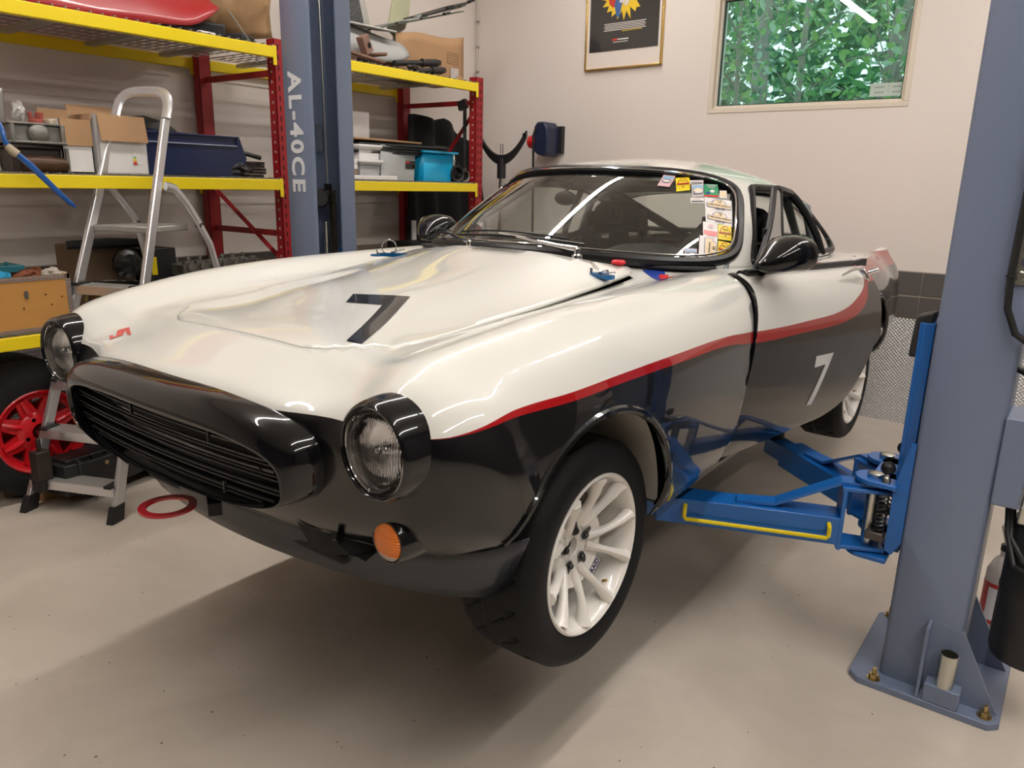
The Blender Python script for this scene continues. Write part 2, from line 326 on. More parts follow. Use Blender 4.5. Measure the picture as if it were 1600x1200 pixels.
# ================================================================= CAR
def paint_mat():
    m=bpy.data.materials.new('car_paint'); m.use_nodes=True; nt=m.node_tree; N=nt.nodes; L=nt.links
    b=N['Principled BSDF']; tc=N.new('ShaderNodeTexCoord'); sx=N.new('ShaderNodeSeparateXYZ'); L.new(tc.outputs['Object'],sx.inputs[0])
    def curve(pts):
        mr=N.new('ShaderNodeMapRange'); mr.inputs['From Min'].default_value=-1; mr.inputs['From Max'].default_value=3.6
        L.new(sx.outputs['Y'],mr.inputs['Value'])
        c=N.new('ShaderNodeFloatCurve'); cv=c.mapping.curves[0]
        P=[((y+1)/4.6,z) for y,z in pts]
        cv.points[0].location=P[0]; cv.points[1].location=P[-1]
        for p in P[1:-1]: cv.points.new(*p)
        for p in cv.points: p.handle_type='AUTO'
        c.mapping.update(); L.new(mr.outputs[0],c.inputs['Value']); return c.outputs[0]
    w=curve([(-1,.685),(-.75,.69),(-.55,.692),(-.49,.697),(-.44,.708),(-.39,.717),(-.3,.724),(-.2,.727),(0,.732),(.3,.733),(.6,.728),(.8,.714),(1.15,.712),(1.38,.721),(1.53,.758),(1.62,.805),(1.68,.87),(1.8,.84),(2.2,.825),(3.6,.82)])
    r=curve([(-1,.685),(-.75,.69),(-.55,.692),(-.49,.696),(-.44,.704),(-.39,.709),(-.3,.711),(-.2,.711),(0,.714),(.3,.711),(.6,.703),(.8,.681),(1.15,.677),(1.27,.676),(1.45,.686),(1.53,.705),(1.60,.745),(1.66,.80),(1.74,.80),(1.9,.77),(2.5,.755),(3.2,.745),(3.6,.74)])
    def gt(a):
        g=N.new('ShaderNodeMath'); g.operation='SUBTRACT'; L.new(sx.outputs['Z'],g.inputs[0]); L.new(a,g.inputs[1])
        k=N.new('ShaderNodeMath'); k.operation='MULTIPLY_ADD'; k.inputs[1].default_value=2500; k.inputs[2].default_value=.5; k.use_clamp=True; L.new(g.outputs[0],k.inputs[0]); return k.outputs[0]
    m1=N.new('ShaderNodeMix'); m1.data_type='RGBA'; m1.inputs['A'].default_value=(.004,.004,.005,1); m1.inputs['B'].default_value=(.34,.004,.007,1); L.new(gt(r),m1.inputs['Factor'])
    m2=N.new('ShaderNodeMix'); m2.data_type='RGBA'; L.new(m1.outputs['Result'],m2.inputs['A']); m2.inputs['B'].default_value=(*WHITE,1); L.new(gt(w),m2.inputs['Factor'])
    L.new(m2.outputs['Result'],b.inputs['Base Color'])
    b.inputs['Roughness'].default_value=.28; b.inputs['Coat Weight'].default_value=1; b.inputs['Coat Roughness'].default_value=.015; b.inputs['Specular IOR Level'].default_value=.15
    return m
WHITE=(.70,.695,.65)
M_paint=paint_mat()
M_white=mat('white_car_paint',WHITE,.28,coat=1,spec=.4); M_white.node_tree.nodes['Principled BSDF'].inputs['Coat Roughness'].default_value=.015
M_black=mat('gloss_black',(.004,.004,.005),.2,coat=1,spec=.1)
M_dark=mat('dark_interior',(.016,.016,.017),.75,bump=.1)
M_tyre=mat('tyre_rubber',(.011,.011,.012),.6,bump=.15,bscale=200,spec=.2)
M_chrome=mat('chrome',(.85,.85,.85),.08,metal=1)
M_rim=mat('white_wheel_paint',(.80,.77,.72),.25,coat=.5)
M_decalblack=mat('decal_black',(.008,.008,.010),.15,coat=.6)
M_decalwhite=mat('decal_white',(.75,.75,.73),.3)
M_red=mat('red_plastic',(.62,.02,.03),.4)
M_bluea=mat('blue_anodised',(.01,.12,.32),.25,metal=.6)
def nsp(t,Y):
    n=len(t); h=np.diff(t); sh=Y.shape[1:]; Yf=Y.reshape(n,-1); A=np.zeros((n,n)); B=np.zeros_like(Yf)
    A[0,0]=A[-1,-1]=1
    for i in range(1,n-1):
        A[i,i-1]=h[i-1]; A[i,i]=2*(h[i-1]+h[i]); A[i,i+1]=h[i]
        B[i]=6*((Yf[i+1]-Yf[i])/h[i]-(Yf[i]-Yf[i-1])/h[i-1])
    Mm=np.linalg.solve(A,B)
    def ev(x):
        x=np.asarray(x,float); k=np.clip(np.searchsorted(t,x,side='right')-1,0,n-2); a=(t[k+1]-x)/h[k]; b=1-a; H=h[k]
        a=a[:,None];b=b[:,None];H=H[:,None]
        r=a*Yf[k]+b*Yf[k+1]+((a**3-a)*Mm[k]+(b**3-b)*Mm[k+1])*H*H/6
        return r.reshape((len(x),)+sh)
    return ev
def surf(P,si,sj,pi=.5):
    """P net (n,m,3) -> dense points with index coordinates u (rows) and v (columns)"""
    P=np.array(P,float); n,m=P.shape[:2]
    ti=np.concatenate([[0],np.cumsum(np.maximum(np.linalg.norm(np.diff(P,axis=0),axis=2).mean(1),.02)**.8)])
    tj=np.concatenate([[0],np.cumsum(np.maximum(np.linalg.norm(np.diff(P,axis=1),axis=2).mean(0),.02)**.8)])
    ui=np.linspace(0,n-1,(n-1)*si+1); vj=np.linspace(0,m-1,(m-1)*sj+1)
    Q=nsp(ti,P)(np.interp(ui,range(n),ti)); Q=nsp(tj,Q.transpose(1,0,2))(np.interp(vj,range(m),tj)).transpose(1,0,2)
    return Q,ui,vj
def clip(V,F,fn,keep=-1):
    """keep part of the mesh where fn*keep>=0 ; V is (N,k) attribute array"""
    val=fn(V)*keep; val=np.where(np.abs(val)<1e-9,1e-9,val); ins=val>0
    V=list(map(tuple,V)) ; out=[]; cache={}
    for f in F:
        c=sum(ins[i] for i in f)
        if c==len(f): out.append(f); continue
        if c==0: continue
        g=[]; n=len(f)
        for k in range(n):
            a,b=f[k],f[(k+1)%n]
            if ins[a]: g.append(a)
            if ins[a]!=ins[b]:
                key=(min(a,b),max(a,b))
                if key not in cache:
                    t=val[a]/(val[a]-val[b]); t=min(max(t,.02),.98)
                    va,vb=V[a],V[b]; V.append(tuple(p+(q-p)*t for p,q in zip(va,vb))); cache[key]=len(V)-1
                g.append(cache[key])
        if len(g)>=3: out.append(tuple(g))
    V=np.array(V); used=sorted({i for f in out for i in f}); mp={u:i for i,u in enumerate(used)}
    return V[used],[tuple(mp[i] for i in f) for f in out]
def shell(name,V,F,m,parent,thick=.0,M=None,flip=False):
    g=G(); g.v=[tuple(p[:3]) for p in V]; g.f=[tuple(reversed(f)) for f in F] if flip else F; g.mi=[0]*len(F)
    return g.build(name,m,parent,smooth=True,solid=thick,M=M,ang=70)
# ---- body control net (half sections: centre -> sill), car coordinates, y to the rear
NET=[
 [(0,-.47,.375),(.2,-.47,.38),(.38,-.465,.395),(.50,-.455,.41),(.61,-.445,.425),(.69,-.43,.44),(.735,-.405,.455),(.765,-.37,.46),(.780,-.34,.45),(.785,-.31,.43),(.775,-.29,.41)],
 [(0,-.545,.45),(.2,-.54,.45),(.38,-.53,.455),(.50,-.520,.47),(.61,-.505,.485),(.69,-.48,.495),(.745,-.44,.505),(.775,-.40,.505),(.788,-.36,.49),(.790,-.33,.465),(.78,-.30,.43)],
 [(0,-.58,.56),(.2,-.575,.56),(.38,-.555,.565),(.50,-.54,.575),(.61,-.53,.585),(.70,-.505,.59),(.755,-.46,.59),(.783,-.41,.575),(.795,-.37,.545),(.795,-.34,.50),(.785,-.31,.45)],
 [(0,-.590,.64),(.2,-.585,.64),(.38,-.565,.645),(.50,-.54,.66),(.61,-.535,.675),(.705,-.51,.67),(.76,-.46,.65),(.79,-.41,.62),(.80,-.37,.575),(.797,-.345,.515),(.787,-.32,.46)],
 [(0,-.582,.702),(.2,-.575,.702),(.37,-.548,.703),(.50,-.512,.713),(.61,-.505,.748),(.705,-.485,.722),(.762,-.445,.685),(.790,-.40,.64),(.802,-.37,.59),(.799,-.345,.52),(.789,-.32,.465)],
 [(0,-.52,.736),(.2,-.51,.736),(.36,-.48,.732),(.49,-.46,.746),(.60,-.455,.781),(.71,-.44,.755),(.766,-.41,.705),(.793,-.375,.65),(.805,-.35,.59),(.800,-.325,.515),(.788,-.30,.455)],
]
for y,row in [
 (-.40,[(0,.778),(.2,.775),(.36,.767),(.48,.774),(.60,.803),(.705,.772),(.772,.705),(.798,.625),(.806,.54),(.79,.43),(.75,.32)]),
 (-.2,[(0,.800),(.2,.797),(.39,.785),(.50,.799),(.61,.832),(.715,.802),(.783,.725),(.807,.625),(.812,.53),(.80,.41),(.755,.31)]),
 (0,[(0,.825),(.2,.821),(.41,.799),(.515,.816),(.615,.852),(.722,.822),(.79,.738),(.815,.625),(.818,.52),(.803,.40),(.76,.305)]),
 (.2,[(0,.848),(.2,.842),(.43,.813),(.53,.829),(.62,.862),(.725,.832),(.793,.742),(.815,.625),(.817,.51),(.803,.39),(.76,.302)]),
 (.4,[(0,.872),(.2,.865),(.445,.830),(.54,.842),(.625,.867),(.728,.838),(.792,.744),(.811,.62),(.813,.51),(.80,.385),(.758,.30)]),
 (.6,[(0,.900),(.2,.893),(.46,.848),(.55,.854),(.632,.870),(.73,.84),(.788,.745),(.806,.62),(.808,.505),(.797,.385),(.755,.30)]),
 (.8,[(0,.915),(.2,.910),(.47,.872),(.56,.866),(.64,.872),(.731,.84),(.784,.745),(.802,.62),(.806,.505),(.795,.385),(.755,.30)]),
 (1.1,[(0,.92),(.2,.915),(.47,.885),(.57,.876),(.65,.872),(.731,.838),(.782,.745),(.802,.62),(.806,.505),(.795,.385),(.755,.30)]),
 (1.4,[(0,.92),(.2,.915),(.47,.885),(.57,.876),(.65,.868),(.73,.834),(.782,.745),(.802,.62),(.806,.505),(.795,.385),(.755,.30)]),
 (1.75,[(0,.92),(.2,.915),(.47,.885),(.57,.872),(.65,.862),(.73,.832),(.784,.745),(.805,.62),(.808,.505),(.795,.385),(.755,.30)]),
 (2.1,[(0,.91),(.2,.905),(.45,.88),(.56,.862),(.65,.852),(.728,.828),(.784,.745),(.81,.62),(.815,.505),(.80,.385),(.755,.30)]),
 (2.45,[(0,.89),(.2,.885),(.44,.862),(.55,.846),(.645,.845),(.715,.822),(.772,.74),(.808,.62),(.815,.505),(.80,.385),(.755,.31)]),
 (2.8,[(0,.855),(.2,.85),(.42,.828),(.54,.815),(.63,.825),(.69,.80),(.745,.735),(.785,.62),(.79,.505),(.775,.40),(.73,.33)]),
 (3.1,[(0,.80),(.2,.795),(.41,.785),(.53,.79),(.62,.820),(.665,.79),(.712,.73),(.745,.62),(.75,.51),(.735,.42),(.69,.36)]),
 (3.32,[(0,.78),(.2,.777),(.40,.765),(.52,.77),(.61,.812),(.645,.78),(.68,.72),(.705,.62),(.705,.52),(.69,.44),(.65,.39)]),
]: NET.append([(x,(y if y!=-.40 else -.40+[0,0,0,0,.01,.04,.065,.085,.10,.115,.13][i]),z) for i,(x,z) in enumerate(row)])
NET.append([(x*.97,3.34,z) for x,z in [(0,.74),(.2,.74),(.40,.735),(.51,.74),(.60,.77),(.63,.76),(.66,.70),(.68,.62),(.68,.53),(.66,.46),(.62,.42)]])
NET.append([(x*.9,3.33,z) for x,z in [(0,.60),(.2,.60),(.40,.60),(.51,.60),(.58,.61),(.61,.61),(.63,.59),(.64,.56),(.64,.52),(.63,.48),(.6,.45)]])
full=[[(-x,y,z) for x,y,z in reversed(r[1:])]+list(r) for r in NET]
Q,ui,vj=surf(full,7,6)
nu,nv=Q.shape[:2]
V=np.concatenate([Q.reshape(-1,3),np.repeat(ui,nv)[:,None],(np.tile(vj,nu)-10)[:,None]],axis=1)
F=[(i*nv+j,i*nv+j+1,(i+1)*nv+j+1,(i+1)*nv+j) for i in range(nu-1) for j in range(nv-1)]
BV=BVHTree.FromPolygons([tuple(p[:3]) for p in V],F)
def drop(x,y,z0=2,up=-1):
    h=BV.ray_cast(Vector((x,y,z0)),Vector((0,0,up))); return h[0],h[1]
def sideX(y,z):
    h=BV.ray_cast(Vector((2,y,z)),Vector((-1,0,0))); return h[0],h[1]
# cutters (negative inside)
def hoodhw(y): return np.interp(y,[-.45,-.40,-.36,-.30,-.2,0,.2,.4,.6,.72],[.20,.30,.375,.40,.415,.43,.443,.452,.46,.463])
def f_hood(V,off=0):
    x,y,z,u,v=V.T; s=np.abs(x)
    yf=-.405+.10*np.clip((s-.22)/.16,0,1)**2
    yr=.565+.62*s*s*1.0+0*s
    return np.maximum(np.maximum(s-hoodhw(y),yf-y),y-yr)+off+np.where(u<4.0,1,0)+np.where(np.abs(v)>4,1,0)
DOORP=[(.875,.90),(.85,.82),(.815,.72),(.775,.60),(.725,.48),(.675,.38),(.655,.335),(.68,.327),(1.0,.327),(1.20,.333),(1.34,.333),(1.43,.352),(1.50,.388),(1.58,.462),(1.65,.54),(1.69,.61),(1.715,.68),(1.72,.75),(1.70,.82),(1.67,.9)]
def polyd(P):
    P=np.array(P)
    def fn(y,z):
        d=np.full(y.shape,1e9); ins=np.zeros(y.shape,bool); n=len(P)
        for i in range(n):
            a=P[i]; b=P[(i+1)%n]; e=b-a; t=np.clip(((y-a[0])*e[0]+(z-a[1])*e[1])/(e@e),0,1)
            d=np.minimum(d,np.hypot(y-a[0]-t*e[0],z-a[1]-t*e[1]))
            c=((a[1]>z)!=(b[1]>z)); xi=a[0]+(z-a[1])/(b[1]-a[1] if b[1]!=a[1] else 1e-9)*(b[0]-a[0]); ins^=c&(y<xi)
        return np.where(ins,-d,d)
    return fn
dfn=polyd(DOORP)
def f_door(V,off=0):
    x,y,z,u,v=V.T
    return np.maximum(dfn(y,z),(4.22-v)*.08)+off+np.where(v<3,1,0)
def f_arch(V,cy,cz,r):
    x,y,z,u,v=V.T; return np.hypot(y-cy,np.minimum(z-cz,0)*.9+np.maximum(z-cz,0))-r+np.where(np.abs(v)<4.4,1,0)
def f_cock(V):
    x,y,z,u,v=V.T; s=np.abs(x)
    yf=.66+.75*s*s; return np.maximum(np.maximum(s-.60,yf-y),y-2.3)
car=thing('race_car','white over black vintage racing coupe with red side stripe, on blue lift arms, door ajar','car',(0,0,ZF))
Vh,Fh=clip(V,F,lambda a:f_hood(a,.002)); 
Vd,Fd=clip(V,F,lambda a:f_door(a,.003))
Vb,Fb=clip(V,F,lambda a:f_hood(a,0),1); Vb,Fb=clip(Vb,Fb,lambda a:f_door(a,0),1)
AR=[(-.07,.33,.335),(2.43,.33,.33)]
for a in AR: Vb,Fb=clip(Vb,Fb,lambda q:f_arch(q,*a),1)
Vb,Fb=clip(Vb,Fb,f_cock,1)
Vb,Fb=clip(Vb,Fb,lambda a:np.hypot(np.abs(a[:,0])-.610,a[:,2]-.661)-.078+np.where(a[:,1]>-.35,1,0),1)
body=shell('body_shell',Vb,Fb,M_paint,car,.004)
# hood: rear edge raised on its pins
def lift(x,y): return .022*np.clip((y+.30)/.9,0,1)**1.3
Vh2=Vh.copy(); Vh2[:,2]+=lift(Vh[:,0],Vh[:,1])+.0015
shell('hood',Vh2,Fh,M_white,car,.014)
# dark sheet below the hood, put in for the engine bay's shade
g=G(); 
def bay(u,v):
    x=(u*2-1)*.50; y=-.42+v*1.35; h=drop(max(min(x,.55),-.55),y); return (x,y,(h[0].z if h[0] else .8)-.10)
g.grid(bay,16,20); g.build('bay_shade_sheet',M_dark,car,smooth=True,solid=.005)
# door hinged at its front edge
TH=math.radians(10)
HM=Matrix.Translation((.80,.76,0))@Matrix.Rotation(-TH,4,'Z')@Matrix.Translation((-.80,-.76,0))
door=shell('door',Vd,Fd,M_paint,car,.0,M=HM)
# door inner panel, inset
Vi=Vd.copy(); Vi[:,0]-=.05; Vi[:,0]=np.minimum(Vi[:,0],.735)
shell('door_panel',Vi,Fd,M_dark,door,0)
g=G()
edges={}
for f in Fd:
    for k in range(len(f)):
        e=(f[k],f[(k+1)%len(f)]); key=tuple(sorted(e)); edges.setdefault(key,[]).append(e)
g.v=[tuple(p[:3]) for p in Vd]+[tuple(p[:3]) for p in Vi]; n0=len(Vd)
for k,e in edges.items():
    if len(e)==1: a,b=e[0]; g.f.append((b,a,a+n0,b+n0)); g.mi.append(0)
g.build('door_edge',M_black,door,smooth=False)
# wheel arch lips and liners
M_liner=mat('grey_underseal',(.42,.40,.36),.6,noise=.15,nscale=12)
for k,(cy,cz,r) in enumerate(AR):
    for sg in (1,-1):
        if k==1 and sg==-1: continue
        pts=[]
        for a in np.linspace(-28,208,50):
            y=cy+r*math.cos(math.radians(a)); z=cz+r*math.sin(math.radians(a))*(1 if a>0 and a<180 else 1/.9)
            if z<.305 or (a>90 and z<.455): continue
            h=sideX(y,z); pts.append((sg*((h[0].x if h[0] else .78)-.003),y,z))
        G().tube(pts,[.010]*len(pts),8).build('arch_lip',M_black,car,smooth=True)
        g=G()
        def lin(u,v):
            a=math.radians(0+u*155); return (sg*(.77-.36*v),cy+(r+.012)*math.cos(a),cz+.01+(r+.012)*math.sin(a)*(1 if v<.5 else 1))
        g.grid(lin,40,4); 
        g.add([(sg*.41,cy+(r+.02)*math.cos(t),cz+.01+(r+.02)*math.sin(t)) for t in np.linspace(0,math.radians(158),30)],[tuple(range(30))])
        g.build('wheel_liner',M_liner,car,smooth=True)
# underbody, front closing panels and tub
g=G(); g.box((0,1.4,.31),(1.5,2.1,.03)); g.box((0,-.05,.34),(.80,.8,.03)); g.box((0,2.9,.40),(1.2,.7,.03)); g.box((.72,1.25,.34),(.08,1.75,.06)); g.box((-.72,1.25,.34),(.08,1.75,.06))
g.build('underbody',M_dark,car,bevel=.01)
g=G(); g.box((0,.66,.60),(1.42,.02,.46)); g.box((0,2.32,.62),(1.40,.02,.44)); g.box((-.74,1.4,.60),(.02,1.5,.46)); g.box((.735,2.05,.60),(.02,.6,.46)); g.box((.67,.71,.55),(.12,.06,.42)); g.box((.68,1.80,.58),(.12,.06,.42)); g.box((0,1.55,.43),(1.46,1.8,.02))
g.build('cockpit_tub',M_dark,car)
# ---- greenhouse dome: rings from the belt to the roof centre, front centre -> rear centre
DN=[
 [(0,.60,.912),(.28,.66,.905),(.49,.805,.890),(.625,1.00,.875),(.668,1.22,.868),(.668,1.60,.865),(.655,1.98,.86),(.60,2.32,.86),(.38,2.68,.865),(0,2.80,.87)],
 [(0,.78,1.01),(.265,.825,1.005),(.46,.94,.995),(.585,1.105,.975),(.638,1.29,.955),(.642,1.62,.95),(.622,1.97,.945),(.56,2.26,.945),(.345,2.56,.95),(0,2.66,.955)],
 [(0,.98,1.11),(.245,1.015,1.105),(.42,1.11,1.092),(.532,1.23,1.07),(.585,1.40,1.055),(.592,1.65,1.05),(.565,1.95,1.04),(.50,2.17,1.035),(.30,2.41,1.045),(0,2.50,1.05)],
 [(0,1.165,1.186),(.225,1.19,1.181),(.38,1.255,1.167),(.468,1.34,1.148),(.520,1.48,1.138),(.530,1.68,1.132),(.498,1.90,1.120),(.425,2.07,1.11),(.255,2.24,1.118),(0,2.30,1.125)],
 [(0,1.33,1.218),(.16,1.345,1.216),(.275,1.39,1.208),(.345,1.45,1.198),(.385,1.56,1.192),(.390,1.70,1.188),(.365,1.85,1.18),(.305,1.96,1.170),(.185,2.05,1.172),(0,2.09,1.174)],
 [(0,1.53,1.236),(.085,1.54,1.235),(.145,1.565,1.233),(.18,1.60,1.231),(.20,1.65,1.229),(.20,1.72,1.228),(.185,1.79,1.226),(.155,1.84,1.224),(.095,1.88,1.223),(0,1.89,1.222)],
 [(.0,1.69,1.238),(.004,1.69,1.238),(.007,1.695,1.238),(.009,1.698,1.238),(.01,1.70,1.238),(.01,1.702,1.238),(.009,1.705,1.238),(.007,1.708,1.238),(.004,1.71,1.238),(0,1.712,1.238)],
]
fullD=[]
for r in DN:
    fullD.append([(-x,y,z) for x,y,z in reversed(r[1:])]+list(r)+[(-x,y,z) for x,y,z in reversed(r[7:9])][:0])
# close smoothly behind: overlap two columns past the rear centre
fullD=[[(x,y,z) for x,y,z in [( r[8][0],r[8][1],r[8][2]),r[9]]+[(-p[0],p[1],p[2]) for p in reversed(r[1:9])]+list(r)+[(-r[8][0],r[8][1],r[8][2]),(-r[7][0],r[7][1],r[7][2])]] for r in DN]
# columns: idx0 = +8 mirrored overlap, idx1 = 9(centre rear), idx 2..9 = -8..-1, idx10 = 0 ... idx19 = 9, 20,21 overlap
QD,uD,vD=surf(fullD,10,9)
sel=(vD>=1-1e-6)&(vD<=19+1e-6); QD=QD[:,sel]; sD=vD[sel]-10
nr,nc=QD.shape[:2]
VD=np.concatenate([QD.reshape(-1,3),np.repeat(uD,nc)[:,None],np.tile(sD,nr)[:,None]],axis=1)
FD=[(i*nc+j,i*nc+j+1,(i+1)*nc+j+1,(i+1)*nc+j) for i in range(nr-1) for j in range(nc-1)]
DEV=(uD,sD,QD)
def dome(s,t):
    """point and normal of the dome at column s, ring t (bilinear on the dense grid)"""
    i=min(max(np.interp(t,uD,range(nr)),0),nr-1.001); j=min(max(np.interp(s,sD,range(nc)),0),nc-1.001)
    a,b=int(i),int(j); fa,fb=i-a,j-b
    p=(QD[a,b]*(1-fa)+QD[a+1,b]*fa)*(1-fb)+(QD[a,b+1]*(1-fa)+QD[a+1,b+1]*fa)*fb
    n=np.cross(QD[a,b+1]-QD[a,b],QD[a+1,b]-QD[a,b]); n/=np.linalg.norm(n)+1e-12
    return Vector(p),Vector(n)
# window outlines in (s,t)
def sup(cs,ct,a,b,n,warp=lambda s,t:(s,t)):
    def f(V):
        s,t=V[:,4],V[:,3]; s,t=warp(s,t); return (np.abs((s-cs)/a)**n+np.abs((t-ct)/b)**n)**(1/n)-1
    return f
WIN={'windshield':(0,1.475,3.12,1.455,6),'rear_window':(9,1.60,1.9,1.25,4)}
def ws_warp(s,t): return s*(1+.0*t),t
def side_f(V,sg):
    s,t=V[:,4]*sg,V[:,3]
    # polygon in s,t with rounded corners: front edge s=3.62, rear edge tapering
    P=SIDEP; return polyd(P)(s,t)
SIDEP=[(3.60,.10),(3.56,.25),(3.56,2.60),(3.60,2.78),(3.72,2.86),(5.0,2.90),(5.9,2.84),(6.45,2.55),(6.8,2.15),(7.05,1.6),(7.12,1.0),(7.08,.50),(6.95,.22),(6.7,.12)]
f_ws=sup(*WIN['windshield'])
def rw_f(V):
    s=9-np.abs(V[:,4]); t=V[:,3]; return (np.abs(s/1.75)**4+np.abs((t-1.55)/1.25)**4)**.25-1
Vr,Fr=clip(VD,FD,f_ws,1); Vr,Fr=clip(Vr,Fr,rw_f,1)
for sg in (1,-1): Vr,Fr=clip(Vr,Fr,lambda a:side_f(a,sg),1)
shell('roof',Vr,Fr,M_white,car,.012)
M_glass=bpy.data.materials.new('car_glass'); M_glass.use_nodes=True
glassmat(M_glass,(.86,.90,.87),1.5,1.7)
def inset(V,d):
    V=V.copy()
    for k in range(len(V)):
        p,n=dome(V[k,4],V[k,3]); V[k,:3]-=np.array(n)*d
    return V
Vw,Fw=clip(VD,FD,f_ws); shell('windshield',inset(Vw,.004),Fw,M_glass,car)
Vw,Fw=clip(VD,FD,rw_f); shell('rear_window',inset(Vw,.006),Fw,M_glass,car)
def dome_tube(pts,r,name,m,parent=None,off=0,closed=True,sq=1.0,n=8):
    P=[]
    for s,t in pts:
        p,nn=dome(s,t); P.append(p+nn*off)
    return G().tube(P,r,n,closed=closed,sq=sq).build(name,m,parent or car,smooth=True)
def supcurve(cs,ct,a,b,n,N=120,k=1.0):
    o=[]
    for i in range(N):
        th=2*PI*i/N; c,s_=math.cos(th),math.sin(th); rr=(abs(c)**n+abs(s_)**n)**(-1/n)*k
        o.append((cs+a*rr*c,ct+b*rr*s_))
    return o
# equalise: resample by corner density
wsc=supcurve(0,1.475,3.12,1.455,6,200)
dome_tube(wsc,.0185,'windshield_seal',M_rub,off=.001)
dome_tube(supcurve(0,1.50,3.12*.962,1.455*.93,5.5,200),.0035,'seal_trim',M_chrome,off=.012)
def rpoly(P,r=.12,n=5):
    out=[];m=len(P)
    for i in range(m):
        a=Vector(P[i-1]);b=Vector(P[i]);c=Vector(P[(i+1)%m]); la=(a-b).length; lc=(c-b).length
        p=b+(a-b)*min(.45,r/la); q=b+(c-b)*min(.45,r/lc)
        for k in range(n): t=k/(n-1); out.append(tuple((p*(1-t)+b*t)*(1-t)+(b*(1-t)+q*t)*t))
    return out
for sg in (1,-1):
    pts=[(s*sg,t) for s,t in rpoly(SIDEP,.15)]
    dome_tube(pts,.014,'side_window_seal',M_rub,off=.0)
    dome_tube([(5.95*sg,t) for t in np.linspace(.05,2.85,10)],.016,'b_post',M_rub,closed=False,off=-.004)
    # quarter glass
    Vw,Fw=clip(VD,FD,lambda a:side_f(a,sg)); Vw,Fw=clip(Vw,Fw,lambda a:6.0-a[:,4]*sg); shell('quarter_window',inset(Vw,.006),Fw,M_glass,car)
    if sg<0:
        Vw,Fw=clip(VD,FD,lambda a:side_f(a,sg)); Vw,Fw=clip(Vw,Fw,lambda a:6.0-a[:,4]*sg,1); shell('side_window',inset(Vw,.006),Fw,M_glass,car)
rwc=[((9-d) if d>=0 else -(9+d),t) for d,t in supcurve(0,1.55,1.75,1.25,4,100)]
P=[dome(s,t)[0] for s,t in rwc]; G().tube(P,.014,8,closed=True).build('rear_window_seal',M_rub,car,smooth=True)
# ================================================================= CAR DETAILS
def sgnp(a,p): return math.copysign(abs(a)**p,a)
def gy(x,z): return -.628+.13*x*x-.12*(z-.60)*-1*.0+.10*(.60-z)
def gpt(th,k,dy,n=3.2):
    # k: 1 = foot of the surround on the body, 0 = its proud inner edge
    c,s_=math.cos(th),math.sin(th)
    hx=.425+.042*k; cz=.568+.027*k; hz=.080+.030*k
    x=hx*sgnp(c,2/n); z=cz+hz*sgnp(s_,2/n)
    return (x,gy(x,z)+dy,z)
g=G(); prof=[(1.05,.075),(1.03,.05),(.97,.025),(.75,.006),(.45,-.006),(.15,-.014),(.03,-.015),(-.05,-.010),(-.10,.002),(-.12,.05)]
def gf(u,v):
    i=v*(len(prof)-1); a=min(int(i),len(prof)-2); f=i-a; k=prof[a][0]*(1-f)+prof[a+1][0]*f; d=prof[a][1]*(1-f)+prof[a+1][1]*f
    return gpt(2*PI*u,k,d)
g.grid(gf,120,16); grille=g.build('grille_surround',M_black,car,smooth=True,ang=60)
g=G(); g.add([gpt(2*PI*i/60,-.05,.045) for i in range(60)],[tuple(range(60))]); g.build('grille_backing',mat('grille_black',(.002,.002,.002),.9),grille)
M_slat=mat('slat_black',(.02,.02,.021),.35)
for z in (.632,.623,.602,.593,.572,.563,.542,.533,.514,.505):
    k=1-abs((z-.568)/.078)**3.2; hx=.415*max(k,0.02)**(1/3.2)
    G().tube([(x,gy(x,z)+.014,z) for x in np.linspace(-hx,hx,21)],.0026,6,sq=1.6,up=(0,0,1)).build('grille_slat',M_slat,grille,smooth=True)
for x,z0,z1 in ((.20,.634,.606),(-.1,.634,.606),(.24,.532,.507)): G().box((x,gy(x,.6)+.008,(z0+z1)/2),(.004,.006,z0-z1)).build('grille_clip',M_slat,grille)
# headlights
M_refl=mat('headlight_reflector',(.80,.80,.80),.12,metal=1,bump=.25,bscale=25)
M_lens=bpy.data.materials.new('headlight_glass'); M_lens.use_nodes=True
nt=M_lens.node_tree; N=nt.nodes; N.clear(); Lk=nt.links; o_=N.new('ShaderNodeOutputMaterial'); rf=N.new('ShaderNodeBsdfRefraction'); rf.inputs['IOR'].default_value=1.12; rf.inputs['Roughness'].default_value=.03; rf.inputs['Color'].default_value=(.95,.96,.98,1)
gl=N.new('ShaderNodeBsdfGlossy'); gl.inputs['Roughness'].default_value=.04; fz=N.new('ShaderNodeFresnel'); fz.inputs[0].default_value=1.45; mx=N.new('ShaderNodeMixShader')
tc=N.new('ShaderNodeTexCoord'); mp=N.new('ShaderNodeMapping'); mp.inputs['Scale'].default_value=(1,1,.12); wv=N.new('ShaderNodeTexWave'); wv.bands_direction='X'; wv.inputs['Scale'].default_value=75; wv.inputs['Distortion'].default_value=2.0; wv.inputs['Detail'].default_value=2; wv.inputs['Detail Scale'].default_value=3
n2=N.new('ShaderNodeTexNoise'); n2.inputs['Scale'].default_value=60; ad=N.new('ShaderNodeMath'); ad.operation='MULTIPLY_ADD'; ad.inputs[1].default_value=.5
bp=N.new('ShaderNodeBump'); bp.inputs['Strength'].default_value=1; bp.inputs['Distance'].default_value=.006
Lk.new(tc.outputs['Object'],mp.inputs[0]); Lk.new(mp.outputs[0],wv.inputs['Vector']); Lk.new(tc.outputs['Object'],n2.inputs['Vector']); Lk.new(n2.outputs['Fac'],ad.inputs[0]); Lk.new(wv.outputs['Fac'],ad.inputs[2]); Lk.new(ad.outputs[0],bp.inputs['Height'])
